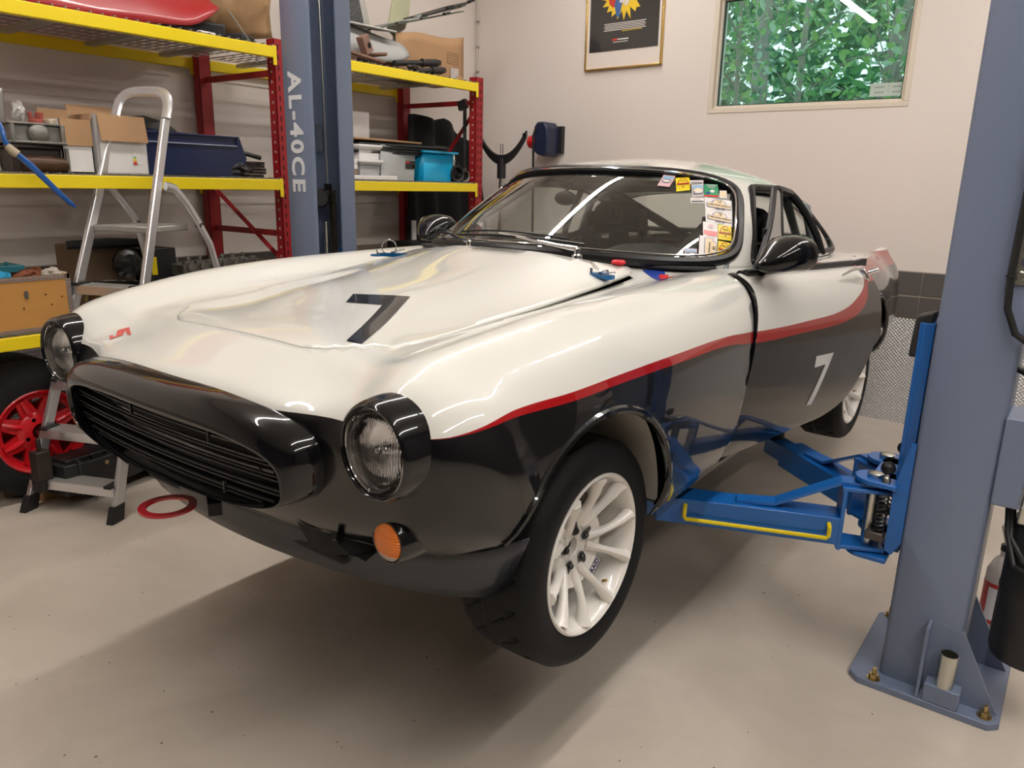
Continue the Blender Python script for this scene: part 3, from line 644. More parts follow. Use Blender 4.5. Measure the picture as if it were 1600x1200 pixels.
for q in (rf,gl): Lk.new(bp.outputs[0],q.inputs['Normal'])
Lk.new(fz.outputs[0],mx.inputs[0]); Lk.new(rf.outputs[0],mx.inputs[1]); Lk.new(gl.outputs[0],mx.inputs[2]); Lk.new(mx.outputs[0],o_.inputs[0])
AX=Matrix.Rotation(PI/2,4,'X')     # local z -> -y
def headlight(sx):
    M=Matrix.Translation((sx*.610,-.543,.661))@Matrix.Rotation(math.radians(-3*sx),4,'Z')@AX@Matrix.Scale(.885,4)
    h=G().lathe([(.1115,-.115),(.1115,-.06),(.110,-.03),(.106,-.002),(.101,.010),(.096,.014),(.0925,.011),(.091,.0),(.091,-.02)],64,M,cap=False).build('headlight',M_black,car,smooth=True,ang=50)
    G().lathe([(.0905,-.004),(.0905,.004),(.0875,.007),(.0845,.003),(.084,-.004)],64,M,cap=False).build('headlight_ring',M_chrome,h,smooth=True)
    G().lathe([(.086*math.sin(a),-.055*math.cos(a)-.004) for a in np.linspace(0.02,PI/2,14)],48,M,cap=False).build('reflector',M_refl,h,smooth=True)
    g=G(); g.lathe([(.011,-.05),(.011,-.02),(.006,-.013),(.001,-.012)],16,M); g.build('bulb',M_chrome,h,smooth=True)
    l=G().lathe([(.0865,.001)]+[(.0865*math.cos(a),.001+.024*math.sin(a)) for a in np.linspace(.12,PI/2-.01,14)],56,M,cap=False)
    o=l.build('lens',M_lens,h,smooth=True)
for sx in (1,-1): headlight(sx)
M_amber=bpy.data.materials.new('amber_lens'); M_amber=mat('amber_lens',(.85,.20,.01),.15,coat=.6)
def ribs(m,scale,dirn='Z',strn=.6):
    nt=m.node_tree; tc=nt.nodes.new('ShaderNodeTexCoord'); wv=nt.nodes.new('ShaderNodeTexWave'); wv.bands_direction=dirn; wv.inputs['Scale'].default_value=scale; wv.inputs['Distortion'].default_value=1
    bp=nt.nodes.new('ShaderNodeBump'); bp.inputs['Strength'].default_value=strn; bp.inputs['Distance'].default_value=.003; nt.links.new(tc.outputs['Object'],wv.inputs['Vector']); nt.links.new(wv.outputs['Fac'],bp.inputs['Height']); nt.links.new(bp.outputs[0],nt.nodes['Principled BSDF'].inputs['Normal'])
ribs(M_amber,60)
M_clearl=mat('clear_lens',(.55,.45,.38),.15,coat=.6); ribs(M_clearl,60)
for sx in (1,-1):
    M=Matrix.Translation((sx*.607,-.515,.476))@Matrix.Rotation(math.radians(-5*sx),4,'Z')@AX@Matrix.Scale(.92,4)
    h=G().lathe([(.054,-.11),(.053,-.04),(.050,-.008),(.047,.002),(.0435,.003),(.042,-.004)],40,M,cap=False).build('turn_signal',M_black,car,smooth=True)
    pr=[(.0415,-.002)]+[(.0415*math.cos(a),.016*math.sin(a)) for a in np.linspace(.1,PI/2-.02,8)]
    v=G().lathe(pr,40,M,cap=False); Vx=np.array([tuple(p) for p in v.v]); 
    A,B=clip(np.c_[Vx,np.zeros((len(Vx),2))],v.f,lambda a:a[:,2]-.454,1); shell('amber_lens',A,B,M_amber,h)
    A,B=clip(np.c_[Vx,np.zeros((len(Vx),2))],v.f,lambda a:a[:,2]-.454); shell('clear_lens',A,B,M_clearl,h)
# front duct and tow eye
for sx in (1,-1):
    g=G(); pts=[]
    for t in np.linspace(0,1,9): pts.append((.36+.17*t,.452-.035*t+.0*t))
    lo=[(x,z-.012-.055*math.sin(PI*min(1,(x-.36)/.17*.55+.45))**2) for x,z in pts]
    ring=pts+lo[::-1]; V3=[]
    for x,z in ring:
        h=BV.ray_cast(Vector((x,-2,z)),Vector((0,1,0))); V3.append((sx*x,(h[0].y if h[0] else -.5)-.003,z))
    g.add(V3,[tuple(range(len(V3)))] if sx>0 else [tuple(range(len(V3)-1,-1,-1))]); d_=g.build('brake_duct',mat('duct_black',(.003,.003,.003),.8),car)
    G().cyl((sx*.455,-.50,.425),(sx*.475,-.535,.455),.008,12).build('duct_stay',M_black,d_,smooth=True)
g=G()
RC=(-.068,-.575,.376); 
M=Matrix.Translation(RC)
g.lathe([(.046,-.003),(.064,-.003),(.064,.003),(.046,.003),(.046,-.003)],48,M,cap=False)
g.build('tow_eye',mat('tow_eye_red',(.50,.01,.02),.3,coat=.5),car,smooth=True,ang=30)
M_carb=mat('carbon_lip',(.012,.017,.026),.35,coat=.3); ribs(M_carb,160,'DIAGONAL',.5)
SPL=[(-.70,-.24,.275),(-.62,-.32,.28),(-.45,-.40,.285),(-.2,-.445,.288),(0,-.455,.288),(.2,-.445,.288),(.45,-.40,.285),(.62,-.325,.28),(.68,-.25,.275)]
SPU=[(-.79,-.30,.44),(-.70,-.40,.435),(-.50,-.445,.40),(-.2,-.46,.385),(0,-.462,.38),(.2,-.46,.385),(.50,-.445,.40),(.70,-.40,.435),(.785,-.31,.46)]
SL=nsp(np.arange(9.),np.array(SPL)); SU=nsp(np.arange(9.),np.array(SPU))
def spf(u,v):
    a=SL([u*8])[0]; b=SU([u*8])[0]; p=a*(1-v)+b*v; return tuple(p)
G().grid(spf,40,4).build('front_splitter',M_carb,car,smooth=True,solid=.004)
# wheels
M_nut=mat('dark_nut',(.06,.06,.06),.35,metal=.8)
M_disc=mat('brake_disc',(.16,.14,.12),.35,metal=1,bump=.1,bscale=90)
M_navy=mat('navy_print',(.01,.015,.10),.4)
def tyre_mesh(R,w,rr,seed=1,tread=True):
    # profile across tread: x from outer face (0) to inner (-w)
    P=[(rr-.004,-.010),(rr+.006,-.002),(rr+.02,.003),(rr+.045,.007),(R-.030,.006),(R-.014,-.004),(R-.005,-.017)]
    nT=22
    for i in range(nT+1): x=-.020-(w-.040)*i/nT; P.append((R-.003*abs(2*i/nT-1)**2.5,x))
    P+=[(R-.005,-w+.017),(R-.014,-w+.004),(R-.03,-w-.005),(rr+.04,-w-.006),(rr,-w+.01)]
    N=264; g=G(); v=[]
    for k,(r,x) in enumerate(P):
        for i in range(N):
            a=2*PI*i/N; d=0
            if tread and 6<k<8+nT:
                q=-(x+.02)/(w-.04)           # 0 outer ..1 inner
                per=(i/N*22)%1
                if .05<q<.52:
                    c=(.30+ (q-.05)*1.5)%1; dd=abs((per-c+.5)%1-.5)
                    if dd<.045 or (q<.22 and abs((per-.30-(q-.05)*.3+.5)%1-.5)<.04): d=.006
                if abs(q-.60)<.025: d=.006
                if .64<q<.95 and abs((per-.2-(q-.6)*1.8+.5)%1-.5)<.05: d=.006
            v.append((x,(r-d)*math.cos(a),(r-d)*math.sin(a)))
    n=len(P); g.add(v,[(k*N+i,(k+1)*N+i,(k+1)*N+(i+1)%N,k*N+(i+1)%N) for k in range(n-1) for i in range(N)])
    return g
XA=Matrix(((0,0,1,0),(1,0,0,0),(0,1,0,0),(0,0,0,1)))  # local z -> x, x->y, y->z
def wheel(cx,cy,cz,sg,name,detail=True,rot=0):
    Mw=Matrix.Translation((cx,cy,cz))@(Matrix.Rotation(PI,4,'Z') if sg<0 else Matrix.Identity(4))@Matrix.Rotation(rot,4,'X')@Matrix.Diagonal((1,.955,.955,1))
    rr=.196
    g=G()
    g.lathe([(.204,-.006),(.2035,.001),(.199,.004),(.194,.001),(.189,-.006),(.186,-.018),(.180,-.03),(.176,-.07),(.180,-.11),(.19,-.165),(.203,-.17)],72,XA,cap=False)
    g.lathe([(.022,-.066),(.027,-.060),(.060,-.058),(.078,-.053),(.100,-.044),(.106,-.052),(.090,-.075),(.03,-.085),(.022,-.08),(.022,-.062)],60,XA,cap=False)
    for k in range(10):
        a0=2*PI*(k+.25)/10; 
        pts=[];rad=[]
        for t in np.linspace(0,1,9):
            r=.066+(.190-.066)*t; x=-.066+.054*(t**.75)+ .006*math.sin(PI*t); a=a0+(.09 if k%2 else -.09)*(1-t)**1.2*1.2
            pts.append((x,r*math.cos(a),r*math.sin(a))); rad.append(.0195-.0075*math.sin(PI*min(1,t*1.15)) if t<.87 else .017+.006*(t-.87)/.13)
        g.tube(pts,rad,8,sq=.85,up=(1,0,0))
    wv=g.build(name,M_rim,car,smooth=True,ang=45,M=Mw)
    T=tyre_mesh(.2875,.195,rr).build('tyre',M_tyre,wv,smooth=True,ang=35)
    g=G(); g.lathe([(.05,-.085),(.150,-.092),(.150,-.108),(.05,-.11)],48,XA); g.build('brake_disc',M_disc,wv,smooth=True,ang=40)
    g=G(); g.lathe([(.02,-.30),(.06,-.16),(.06,-.09),(.021,-.086)],24,XA); g.build('hub',M_nut,wv,smooth=True)
    if detail:
        md=mat('lug_recess',(.05,.05,.05),.6) if 'lug_recess' not in bpy.data.materials else bpy.data.materials['lug_recess']
        for k in range(5):
            a=2*PI*k/5+.35
            Mr=Matrix.Translation((-.0535,.047*math.cos(a),.047*math.sin(a)))@Matrix.Rotation(a-PI/2,4,'X')@XA
            G().prism([(.0125*math.cos(t),.0125*math.sin(t)) for t in np.linspace(PI,2*PI,9)]+[(.004,.028),(-.004,.028)],-.002,.001,Mr).build('lug_hole',md,wv)
            g=G(); g.lathe([(.0085,0),(.0085,.006),(.007,.008)],6,Mr); g.build('wheel_nut',M_nut,wv)
        G().cyl((-.03,.165*math.cos(-.95),.165*math.sin(-.95)),(-.015,.150*math.cos(-.95),.150*math.sin(-.95)),.004,8).build('tyre_valve',mat('brass_valve',(.5,.35,.12),.35,metal=1) if 'brass_valve' not in bpy.data.materials else bpy.data.materials['brass_valve'],wv)
    return wv
G().box((.03,-.515,.385),(.05,.03,.03),r=(0,0,-.5)).build('tow_bracket',M_dark,car)
wf=wheel(.753,0,.293,1,'front_wheel',rot=.06)
Wi=(Matrix.Translation((.753,0,.293))@Matrix.Rotation(.06,4,'X')@Matrix.Diagonal((1,.955,.955,1))).inverted()
def wtxt(c,n,up,sz):
    c=Vector(c); n=Vector(n).normalized(); x=Vector(up).cross(n).normalized(); x,y=x,n.cross(x)
    return Matrix(((x.x,y.x,n.x,c.x),(x.y,y.y,n.y,c.y),(x.z,y.z,n.z,c.z),(0,0,0,1)))
# badge plate carrying the maker's lettering, lower rear of the hub
nb=Vector((.96,-.22,.10)); cb0=Vector((.7175,.062,.222)); ub=Vector((0,-.75,.66))
Mb=wtxt(cb0,nb,ub,1)
text('BRAID',.0165,Wi@Mb,'wheel_lettering',M_navy,wf,bold=.0004)
for dy in (.0095,-.0095): G().box((0,dy,0),(.046,.0016,.0008)).build('lettering_bar',M_navy,wf,M=Wi@Mb)
g=G(); g.box((0,0,-.006),(.048,.025,.010)); g.build('badge_pad',M_rim,wf,bevel=.002,M=Wi@Mb)
wheel(.745,2.45,.219,1,'rear_wheel',rot=.5)
wheel(-.753,0,.293,-1,'far_front_wheel',False); wheel(-.745,2.45,.219,-1,'far_rear_wheel',False)
for y,z in ((0,.293),(2.45,.219)): G().cyl((-.6,y,z),(.6,y,z),.03,12).build('axle',M_dark,car)
# decals on body
def halfclip(V,F,pts,ax=(0,1)):
    """clip to the convex polygon pts (ccw) in plane ax"""
    n=len(pts)
    for i in range(n):
        a=pts[i]; b=pts[(i+1)%n]; ex,ey=b[0]-a[0],b[1]-a[1]
        V,F=clip(V,F,lambda q:(-(ex*(q[:,ax[1]]-a[1])-ey*(q[:,ax[0]]-a[0])))) 
        if not F: break
    return V,F
def ccw(P):
    A=sum(P[i][0]*P[(i+1)%len(P)][1]-P[(i+1)%len(P)][0]*P[i][1] for i in range(len(P))); return P if A>0 else P[::-1]
def decal(name,polys,m,Vs,Fs,parent,off=.0012,ax=(0,1),pre=None,M=None):
    g=G()
    for p in polys:
        p=ccw(p); V_,F_=halfclip(Vs,Fs,p,ax)
        if not F_: continue
        g.add([tuple(q[:3]) for q in V_],F_)
    if not g.f: print('decal empty',name); return None
    me_n=[]
    import collections
    N=[Vector((0,0,0)) for _ in g.v]
    for f in g.f:
        a,b,c=[Vector(g.v[i]) for i in f[:3]]; n=(b-a).cross(c-a)
        for i in f: N[i]+=n
    d=Vector((0,0,1)) if ax==(0,1) else Vector((1,0,0))
    for i,n in enumerate(N):
        n.normalize()
        if n.dot(d)<0: n=-n
        g.v[i]=tuple(Vector(g.v[i])+n*off)
    return g.build(name,m,parent,smooth=True,M=M,ang=180)
hood=[o for o in car.children if o.name=='hood'][0]
# decals, hood furniture, glass furniture, interior
def zpoly(pts,dz=0): return pts
decal('hood_number',[[(.03,-.10),(-.015,-.035),(.155,.01),(.142,-.077)],[(.142,-.077),(.155,.01),(.265,-.205),(.215,-.24)][:0] or [(.155,.01),(.142,-.077),(.294,-.33),(.335,-.322)]],M_decalblack,Vh2,Fh,car,.0015)
decal('red_mark',[[(-.426,-.497),(-.411,-.495),(-.387,-.504),(-.39,-.514)],[(-.39,-.514),(-.374,-.488),(-.391,-.481),(-.395,-.502)],[(-.425,-.477),(-.405,-.466),(-.374,-.488),(-.388,-.499)],[(-.425,-.477),(-.427,-.471),(-.406,-.454),(-.389,-.461),(-.408,-.474)],[(-.402,-.466),(-.406,-.454),(-.342,-.482),(-.369,-.48)]],mat('faded_red_decal',(.62,.10,.09),.3),V,F,car,.0015)
dd=dict(parent=door,ax=(1,2))
for nm,ps in (('door_number',[[(1.197,.588),(1.327,.584),(1.300,.551),(1.189,.550)],[(1.327,.584),(1.27,.551),(1.168,.422),(1.205,.417)]]),):
    Vp=Vd[Vd[:,0]>-9]
    decal(nm,ps,M_decalwhite,Vd,Fd,door,.0015,ax=(1,2))
M_blue=mat('decal_blue',(.02,.05,.30),.3); M_dred=mat('decal_red',(.62,.02,.02),.3); M_yel=mat('decal_yellow',(.85,.62,.01),.4); M_lab=mat('decal_paper',(.70,.66,.64),.45); M_cream=mat('decal_cream',(.80,.62,.38),.45); M_grn=mat('decal_green',(.02,.28,.12),.4); M_pink=mat('decal_pink',(.62,.40,.42),.45)
decal('cowl_sticker',[[(.440,.750),(.490,.808),(.590,.620)]],M_blue,Vb,Fb,car,.0012)
decal('cowl_mark',[[(.505,.745),(.530,.755),(.545,.715),(.520,.705)],[(.530,.72),(.57,.72),(.56,.665),(.535,.675)]],M_dred,Vb,Fb,car,.0020)
# hood pins
def pin(x,y,ring):
    p,n=drop(x,y); z=p.z+float(lift(abs(x),y))+.002
    b=G(); b.prism([(-.034,-.011),(.034,-.013),(.040,0),(.034,.013),(-.034,.011),(-.040,0)],0,.009); b.lathe([(.020,0),(.020,.004),(.017,.005)],20,Matrix.Translation((-.045,0,0)))
    M=Matrix.Translation((x,y,z))@Matrix.Rotation(math.radians(35 if ring else -25),4,'Z')@Matrix.Scale(1.25,4)
    o=b.build('hood_pin',M_bluea,car,smooth=True,M=M,ang=30)
    g=G(); 
    if ring: g.tube([(-.012+.021*math.cos(a),.003,.026+.021*math.sin(a)) for a in np.linspace(0,2*PI,25)[:-1]],.0016,6,closed=True)
    else: g.tube([(-.055,0,.034),(-.03,0,.018),(.0,.004,.012),(.035,.012,.016)],.0018,6); g.tube([(-.05,.006,.030),(-.02,.006,.016),(.02,.004,.012)],.0018,6)
    g.tube([(-.005,-.004,.011),(.034,-.008,.020)],.0028,8); g.cyl((-.045,0,0),(-.045,0,.018),.004,10)
    g.build('pin_ring',M_chrome,o,smooth=True)
pin(.43,.52,False); pin(-.43,.52,True)
p,n=drop(.385,.70); 
G().lathe([(.013,0),(.014,.010),(.0225,.014),(.0225,.020),(.018,.024),(.001,.025)],24,Matrix.Translation((.398,.672,p.z+.006))).build('battery_cutoff',M_red,car,smooth=True,ang=30)
# vent grille at the base of the windshield
g=G()
for i in range(16):
    x=-.06+.012*i; h=drop(x,.565); z=h[0].z+float(lift(abs(x),.53)); g.box((x,.54,z+.0025),(.004,.05,.002),r=(.1,0,0))
g.build('cowl_vent',M_steel,car)
# wipers
def wiper(x,y,s0,s1,t0,a):
    base=Vector((x,y,.902+.01*(.3-abs(x))))
    g=G(); g.lathe([(.020,0),(.018,.010),(.011,.014),(.011,.03),(.002,.034)],18,Matrix.Translation(base)); 
    mid=dome(*a)[0]+dome(*a)[1]*.030
    g.tube([base+Vector((0,0,.028)),base*.75+mid*.25+Vector((0,0,.018)),mid],[.009,.007,.004],8,sq=.6)
    w=g.build('wiper',M_chrome,car,smooth=True)
    P=[]; 
    for k in range(13):
        s=s0+(s1-s0)*k/12; q,n=dome(s,t0+.06*math.sin(k/12*PI)); P.append(q+n*.020)
    G().tube(P,.0045,6,sq=1.8,up=(0,0,1)).build('wiper_blade',M_rub,w,smooth=True)
    P2=[p+Vector((0,-.008,.010+.006*math.sin(i/12*PI))) for i,p in enumerate(P)][1:-1]
    G().tube(P2,.003,6).build('wiper_frame',M_rub,w,smooth=True)
wiper(.275,.628,.95,-.95,.20,(-.15,.27)); wiper(-.135,.590,-.95,-2.55,.20,(-1.55,.27))
# mirrors
def mirror(par,C,sg,scale=1):
    g=G(); n=20; rings=[(-.105,.012,.010,-.01,-.035),(-.085,.030,.026,0,-.028),(-.05,.058,.043,.004,-.012),(-.01,.076,.053,.004,0),(.03,.082,.056,0,0),(.05,.080,.054,0,0),(.055,.074,.049,0,0),(.045,.070,.046,0,0)]
    v=[]
    for (yy,a,b,ox,oz) in rings:
        for i in range(n):
            t=2*PI*i/n; v.append((sg*(ox+sgnp(math.cos(t),.8)*a*1.0),yy,oz+sgnp(math.sin(t),.8)*b))
    f=[(k*n+i,k*n+(i+1)%n,(k+1)*n+(i+1)%n,(k+1)*n+i) for k in range(len(rings)-1) for i in range(n)]+[tuple(range(n))[::-1]]
    if sg<0: f=[q[::-1] for q in f]
    g.add(v,f); 
    o=g.build('door_mirror',M_black,par,smooth=True,M=Matrix.Translation(C)@Matrix.Rotation(sg*math.radians(-12),4,'Z')@Matrix.Scale(scale,4))
    G().add([(sg*.070*sgnp(math.cos(t),.8),.046,.046*sgnp(math.sin(t),.8)) for t in np.linspace(0,2*PI,20,endpoint=False)],[tuple(range(20))]).build('mirror_glass',M_chrome,o)
    g=G(); g.tube([(-sg*.04,-.02,-.03),(-sg*.075,.0,-.055),(-sg*.10,.0,-.07)],[.022,.018,.02],10,sq=.6); g.build('mirror_arm',M_rub,o,smooth=True)
    return o
mirror(door,(.775,.965,.935),1); mirror(car,(-.78,1.12,.93),-1)
# door furniture: sill strip, vent frame, handle
g=G(); 
def sillp(y): 
    h=BV.ray_cast(Vector((.685,y,2)),Vector((0,0,-1))); return Vector((.685,y,h[0].z+.006))
g.tube([sillp(y) for y in np.linspace(.90,1.66,12)],.013,8,sq=.8,up=(0,0,1)); g.tube([sillp(y)+Vector((-.022,0,-.004)) for y in np.linspace(.90,1.66,12)],.012,8); g.build('door_sill_strip',M_rub,door,smooth=True)
g=G(); a,b,c=(.665,.985,.862),(.545,1.275,1.125),(.66,1.18,.865)
def arcp(a,b,bul,n=9):
    a=Vector(a);b=Vector(b); return [a*(1-t)+b*t+Vector((bul*math.sin(PI*t),-bul*.6*math.sin(PI*t),0)) for t in np.linspace(0,1,n)]
fr=arcp(a,b,.022)+[Vector(b)+Vector((0,.025,.004)),Vector(b)+Vector((.002,.04,-.01))]
g.tube(fr,.011,8); g.tube([Vector(b)+Vector((.002,.04,-.01)),Vector((.60,1.25,1.0)),Vector(c)],.009,8); g.build('vent_frame',M_rub,door,smooth=True)
vg=mat('smoked_vent_glass',(.30,.28,.26),.2,coat=.3)
g=G(); g.add([tuple(p) for p in fr]+[(.60,1.25,1.0),c],[tuple(range(len(fr)+2))]); g.build('vent_glass',vg,door,solid=.004)
G().box((.625,1.10,.985),(.012,.02,.03)).build('vent_latch',M_rub,door,bevel=.003)
g=G(); q=Vector((.745,1.60,.835)); 
g.tube([(.752,1.43,.838),(.760,1.50,.856),(.762,1.56,.858),(.758,1.60,.846)],[.004,.007,.008,.006],10,sq=.6); g.tube([(.752,1.57,.855),(.768,1.60,.826),(.772,1.615,.81)],[.009,.010,.006],10); g.cyl((.758,1.635,.835),(.785,1.655,.848),.009,12)
g.build('door_handle',M_chrome,door,smooth=True)
# name strip behind quarter window
for k,t in enumerate(('|Å|||','E|H|Å')): pass
# roof vent flap
# interior
M_seat=mat('black_seat_cloth',(.022,.022,.024),.85,bump=.15,bscale=120)
M_cage=mat('cage_grey',(.16,.18,.19),.45)
g=G()
def dash(u,v):
    x=-.60+1.2*u; y=.66+.32*abs(x)**2*1.6+.50*v; z=.875-.02*v+(.060*math.exp(-((x-.30)/.13)**2)*min(1,max(0,(y-.78)/.14)))-.05*max(0,v-.85)/.15*2
    return (x,y,z)
g.grid(dash,48,20); g.build('dashboard',M_dark,car,smooth=True,solid=-.01)
def seat(cx,cy,zt,name):
    s_=G(); 
    H=[(-.24,.42),(-.25,.70),(-.225,.82),(-.135,.90),(-.13,1.03),(-.11,1.055),(-.07,1.065),(.07,1.065),(.11,1.055),(.13,1.03),(.135,.90),(.225,.82),(.25,.70),(.24,.42)]
    def hole(pts): return pts
    M=Matrix(((1,0,0,cx),(0,0,1,cy),(0,1,0,zt-1.065),(0,0,0,1)))
    # back built from convex pieces around the two harness openings
    for P in ([(-.24,.42),(.24,.42),(.25,.70),(.235,.80),(-.235,.80),(-.25,.70)],[(-.235,.80),(-.11,.80),(-.125,.92),(-.225,.82)],[(-.045,.80),(.045,.80),(.035,.93),(-.035,.93)],[(.11,.80),(.235,.80),(.225,.82),(.125,.92)],[(-.135,.90),(-.125,.90),(-.12,.93),(-.132,.95)],[(-.140,.925),(.140,.925),(.132,1.0),(.118,1.035),(.09,1.057),(.05,1.066),(0,1.068),(-.05,1.066),(-.09,1.057),(-.118,1.035),(-.132,1.0)],[(-.135,.87),(-.115,.87),(-.115,.93),(-.135,.93)],[(.115,.87),(.135,.87),(.135,.93),(.115,.93)]):
        s_.prism(P,-.035,.035,M)
    s_.box((cx,cy-.25,.46),(.46,.5,.10)); 
    for e in(-1,1): s_.box((cx+e*.23,cy-.06,.66),(.04,.12,.30)); s_.box((cx+e*.132,cy-.04,.965),(.018,.07,.08))
    o=s_.build(name,M_seat,car,bevel=.012,smooth=True)
    return o
M_grt=mat('grey_stitch',(.22,.22,.23),.6)
s1=seat(-.28,1.88,1.055,'passenger_seat'); s2=seat(.33,1.83,1.05,'driver_seat')
Mt=frame((-.28,1.838,1.00),(1,0,0),(0,0,1)); text('S',.05,Mt,'seat_mark',M_grt,s1,bold=.001)
G().lathe([(.030,0),(.033,0),(.033,.002),(.030,.002)],28,frame((-.28,1.84,1.00),(1,0,0),(0,0,1)),cap=False).build('seat_mark_ring',M_grt,s1); text('SPARCO',.018,frame((-.28,1.838,.955),(1,0,0),(0,0,1)),'seat_mark',M_grt,s1)
g=G(); g.box((-.30,1.79,.60),(.40,.02,.06)); g.build('seat_trim',M_red,s1)
def belt(pts,w,nm,txt,M_=None):
    g=G(); P=[Vector(p) for p in pts]
    for i in range(len(P)-1):
        d=(P[i+1]-P[i]); s=d.cross(Vector((0,-1,.3))).normalized()*w/2; g.add([P[i]-s,P[i]+s,P[i+1]+s,P[i+1]-s],[(0,1,2,3)])
    o=g.build(nm,M_seat,car,solid=.004); 
    if txt:
        d=(P[1]-P[0]).normalized(); text(txt,.055,frame(P[0]*.5+P[1]*.5+Vector((0,-.008,.0)),d,Vector((0,0,1))),'belt_lettering',M_grt,o)
belt([(-.43,1.50,.84),(-.16,1.45,.93),(-.15,1.8,.95)],.075,'harness_belt','sparco'); belt([(.18,1.50,.80),(.34,1.46,.96),(.36,1.8,.95)],.085,'harness_belt','sparco')
g=G(); r=.019
for e in (-1,1):
    g.tube([(e*.60,2.02,.35),(e*.60,2.03,.85),(e*.54,2.04,1.05),(e*.44,2.05,1.11),(0,2.05,1.125)],r,12); 
    g.tube([(e*.44,2.05,1.11),(e*.47,1.7,1.13),(e*.46,1.42,1.13),(e*.56,1.16,.98),(e*.62,.95,.84),(e*.62,.90,.4)],r,12)
    g.tube([(e*.44,2.06,1.09),(e*.40,2.55,.80),(e*.40,2.7,.6)],r,10)
    g.tube([(e*.61,2.02,.45),(e*.62,.95,.80)],r,10); g.tube([(e*.61,2.02,.75),(e*.62,.95,.45)],r,10)
g.tube([(-.42,2.06,1.09),(.55,2.06,.62)],r+.004,12); g.tube([(-.46,1.42,1.13),(.46,1.42,1.13)],r,10); g.tube([(-.58,2.05,.78),(.58,2.05,.78)],r,10)
g.build('roll_cage',M_cage,car,smooth=True)
G().sphere((-.085,1.10,1.075),.05,20,(1,.35,.55)).build('rear_view_mirror',M_rub,car,smooth=True)
G().tube([(-.085,1.10,1.10),(-.05,1.13,1.16)],.006,8).build('mirror_stem',M_rub,car)
g=G(); g.lathe([(.155,-.012),(.165,0),(.155,.012),(.145,0),(.155,-.012)],32,Matrix.Translation((.32,1.33,.74))@Matrix.Rotation(math.radians(65),4,'X'),cap=False)
for k in range(3): a=k*2*PI/3+PI/2; g.cyl((.32,1.33,.74),tuple(Matrix.Translation((.32,1.33,.74))@Matrix.Rotation(math.radians(65),4,'X')@Vector((.15*math.cos(a),.15*math.sin(a),0))),.010,8)
g.build('steering_wheel',M_rub,car,smooth=True)
# windshield stickers, following the glass
def wsticker(C,m,name,items=()):
    """sticker between four dome corners TL,TR,BR,BL given as (s,t); items (u0,u1,v0,v1,material[,shape]) with v up"""
    TL,TR,BR,BL=[(q[0],max(q[1],.17)) for q in C]
    def P(u,v,o):
        s_=(BL[0]*(1-u)+BR[0]*u)*(1-v)+(TL[0]*(1-u)+TR[0]*u)*v; t_=(BL[1]*(1-u)+BR[1]*u)*(1-v)+(TL[1]*(1-u)+TR[1]*u)*v
        q,n=dome(s_,t_); return tuple(q+n*o)
    g=G(); g.grid(lambda u,v:P(u,v,.000),4,4); o=g.build(name,m,car,smooth=True)
    for k,it in enumerate(items):
        u0,u1,v0,v1,mm=it[:5]; shp=it[5] if len(it)>5 else 'r'; e=.0008+.0004*k
        g=G()
        if shp=='r': g.grid(lambda u,v:P(u0+(u1-u0)*u,v0+(v1-v0)*v,e),2,2)
        elif shp=='o': g.add([P((u0+u1)/2+(u1-u0)/2*math.cos(2*PI*k_/16),(v0+v1)/2+(v1-v0)/2*math.sin(2*PI*k_/16),e) for k_ in range(16)],[tuple(range(16))])
        elif shp=='h': g.add([P((u0+u1)/2+(u1-u0)/2*math.cos(PI*k_/12),v0+(v1-v0)*math.sin(PI*k_/12),e) for k_ in range(13)],[tuple(range(13))])
        g.build('sticker_print',mm,o,smooth=True)
    return o
def stext(o,C,u,v,txt,size,m,rot=0):
    TL,TR,BR,BL=C
    def P(u,v):
        s_=(BL[0]*(1-u)+BR[0]*u)*(1-v)+(TL[0]*(1-u)+TR[0]*u)*v; t_=(BL[1]*(1-u)+BR[1]*u)*(1-v)+(TL[1]*(1-u)+TR[1]*u)*v; return dome(s_,t_)
    p_,n=P(u,v); px_,_=P(u+.08,v); py_,_=P(u,v+.08)
    x=(px_-p_).normalized(); y=(py_-p_).normalized()
    if rot: x,y=-y,x
    text(txt,size,frame(p_+n*.004,x,y),'sticker_text',m,o)
M_road=mat('photo_print_grey',(.20,.19,.22),.4); M_skyp=mat('photo_print_sky',(.25,.42,.60),.4); M_ink=mat('print_ink',(.03,.03,.05),.5); M_mar=mat('maroon_print',(.35,.03,.02),.4)
ST={'a':[(1.28,2.82),(1.52,2.81),(1.54,2.3),(1.32,2.31)],'b':[(1.54,2.71),(1.8,2.83),(1.93,2.27),(1.71,2.15)],'c':[(1.84,2.68),(2.14,2.8),(2.16,2.59),(1.88,2.5)],'d':[(1.91,2.48),(2.16,2.59),(2.25,2.13),(2.03,2.04)],'e':[(2.17,2.6),(2.54,2.72),(2.59,2.18),(2.28,2.11)],'f':[(2.01,1.99),(2.28,2.06),(2.31,1.88),(2.06,1.81)],'g':[(2.6,2.45),(2.79,2.51),(2.81,2.2),(2.62,2.16)],'h':[(2.28,2.09),(2.93,2.13),(2.96,1.66),(2.38,1.67)],'i':[(2.38,1.67),(2.96,1.66),(2.98,1.22),(2.44,1.28)],'j':[(2.39,1.27),(2.67,1.27),(2.71,.83),(2.45,.85)],'k':[(2.68,1.24),(2.96,1.24),(2.99,.79),(2.72,.80)],'l':[(2.73,.76),(2.98,.72),(2.99,.23),(2.75,.30)],'m':[(2.39,.86),(2.71,.83),(2.75,.17),(2.45,.23)],'n':[(2.2,.46),(2.4,.46),(2.43,.17),(2.26,.17)]}
wsticker(ST['a'],M_pink,'photo_sticker',((.1,.9,.62,.88,M_skyp),(.12,.88,.25,.6,M_road,'o'),(.2,.8,.35,.5,M_lab,'o')))
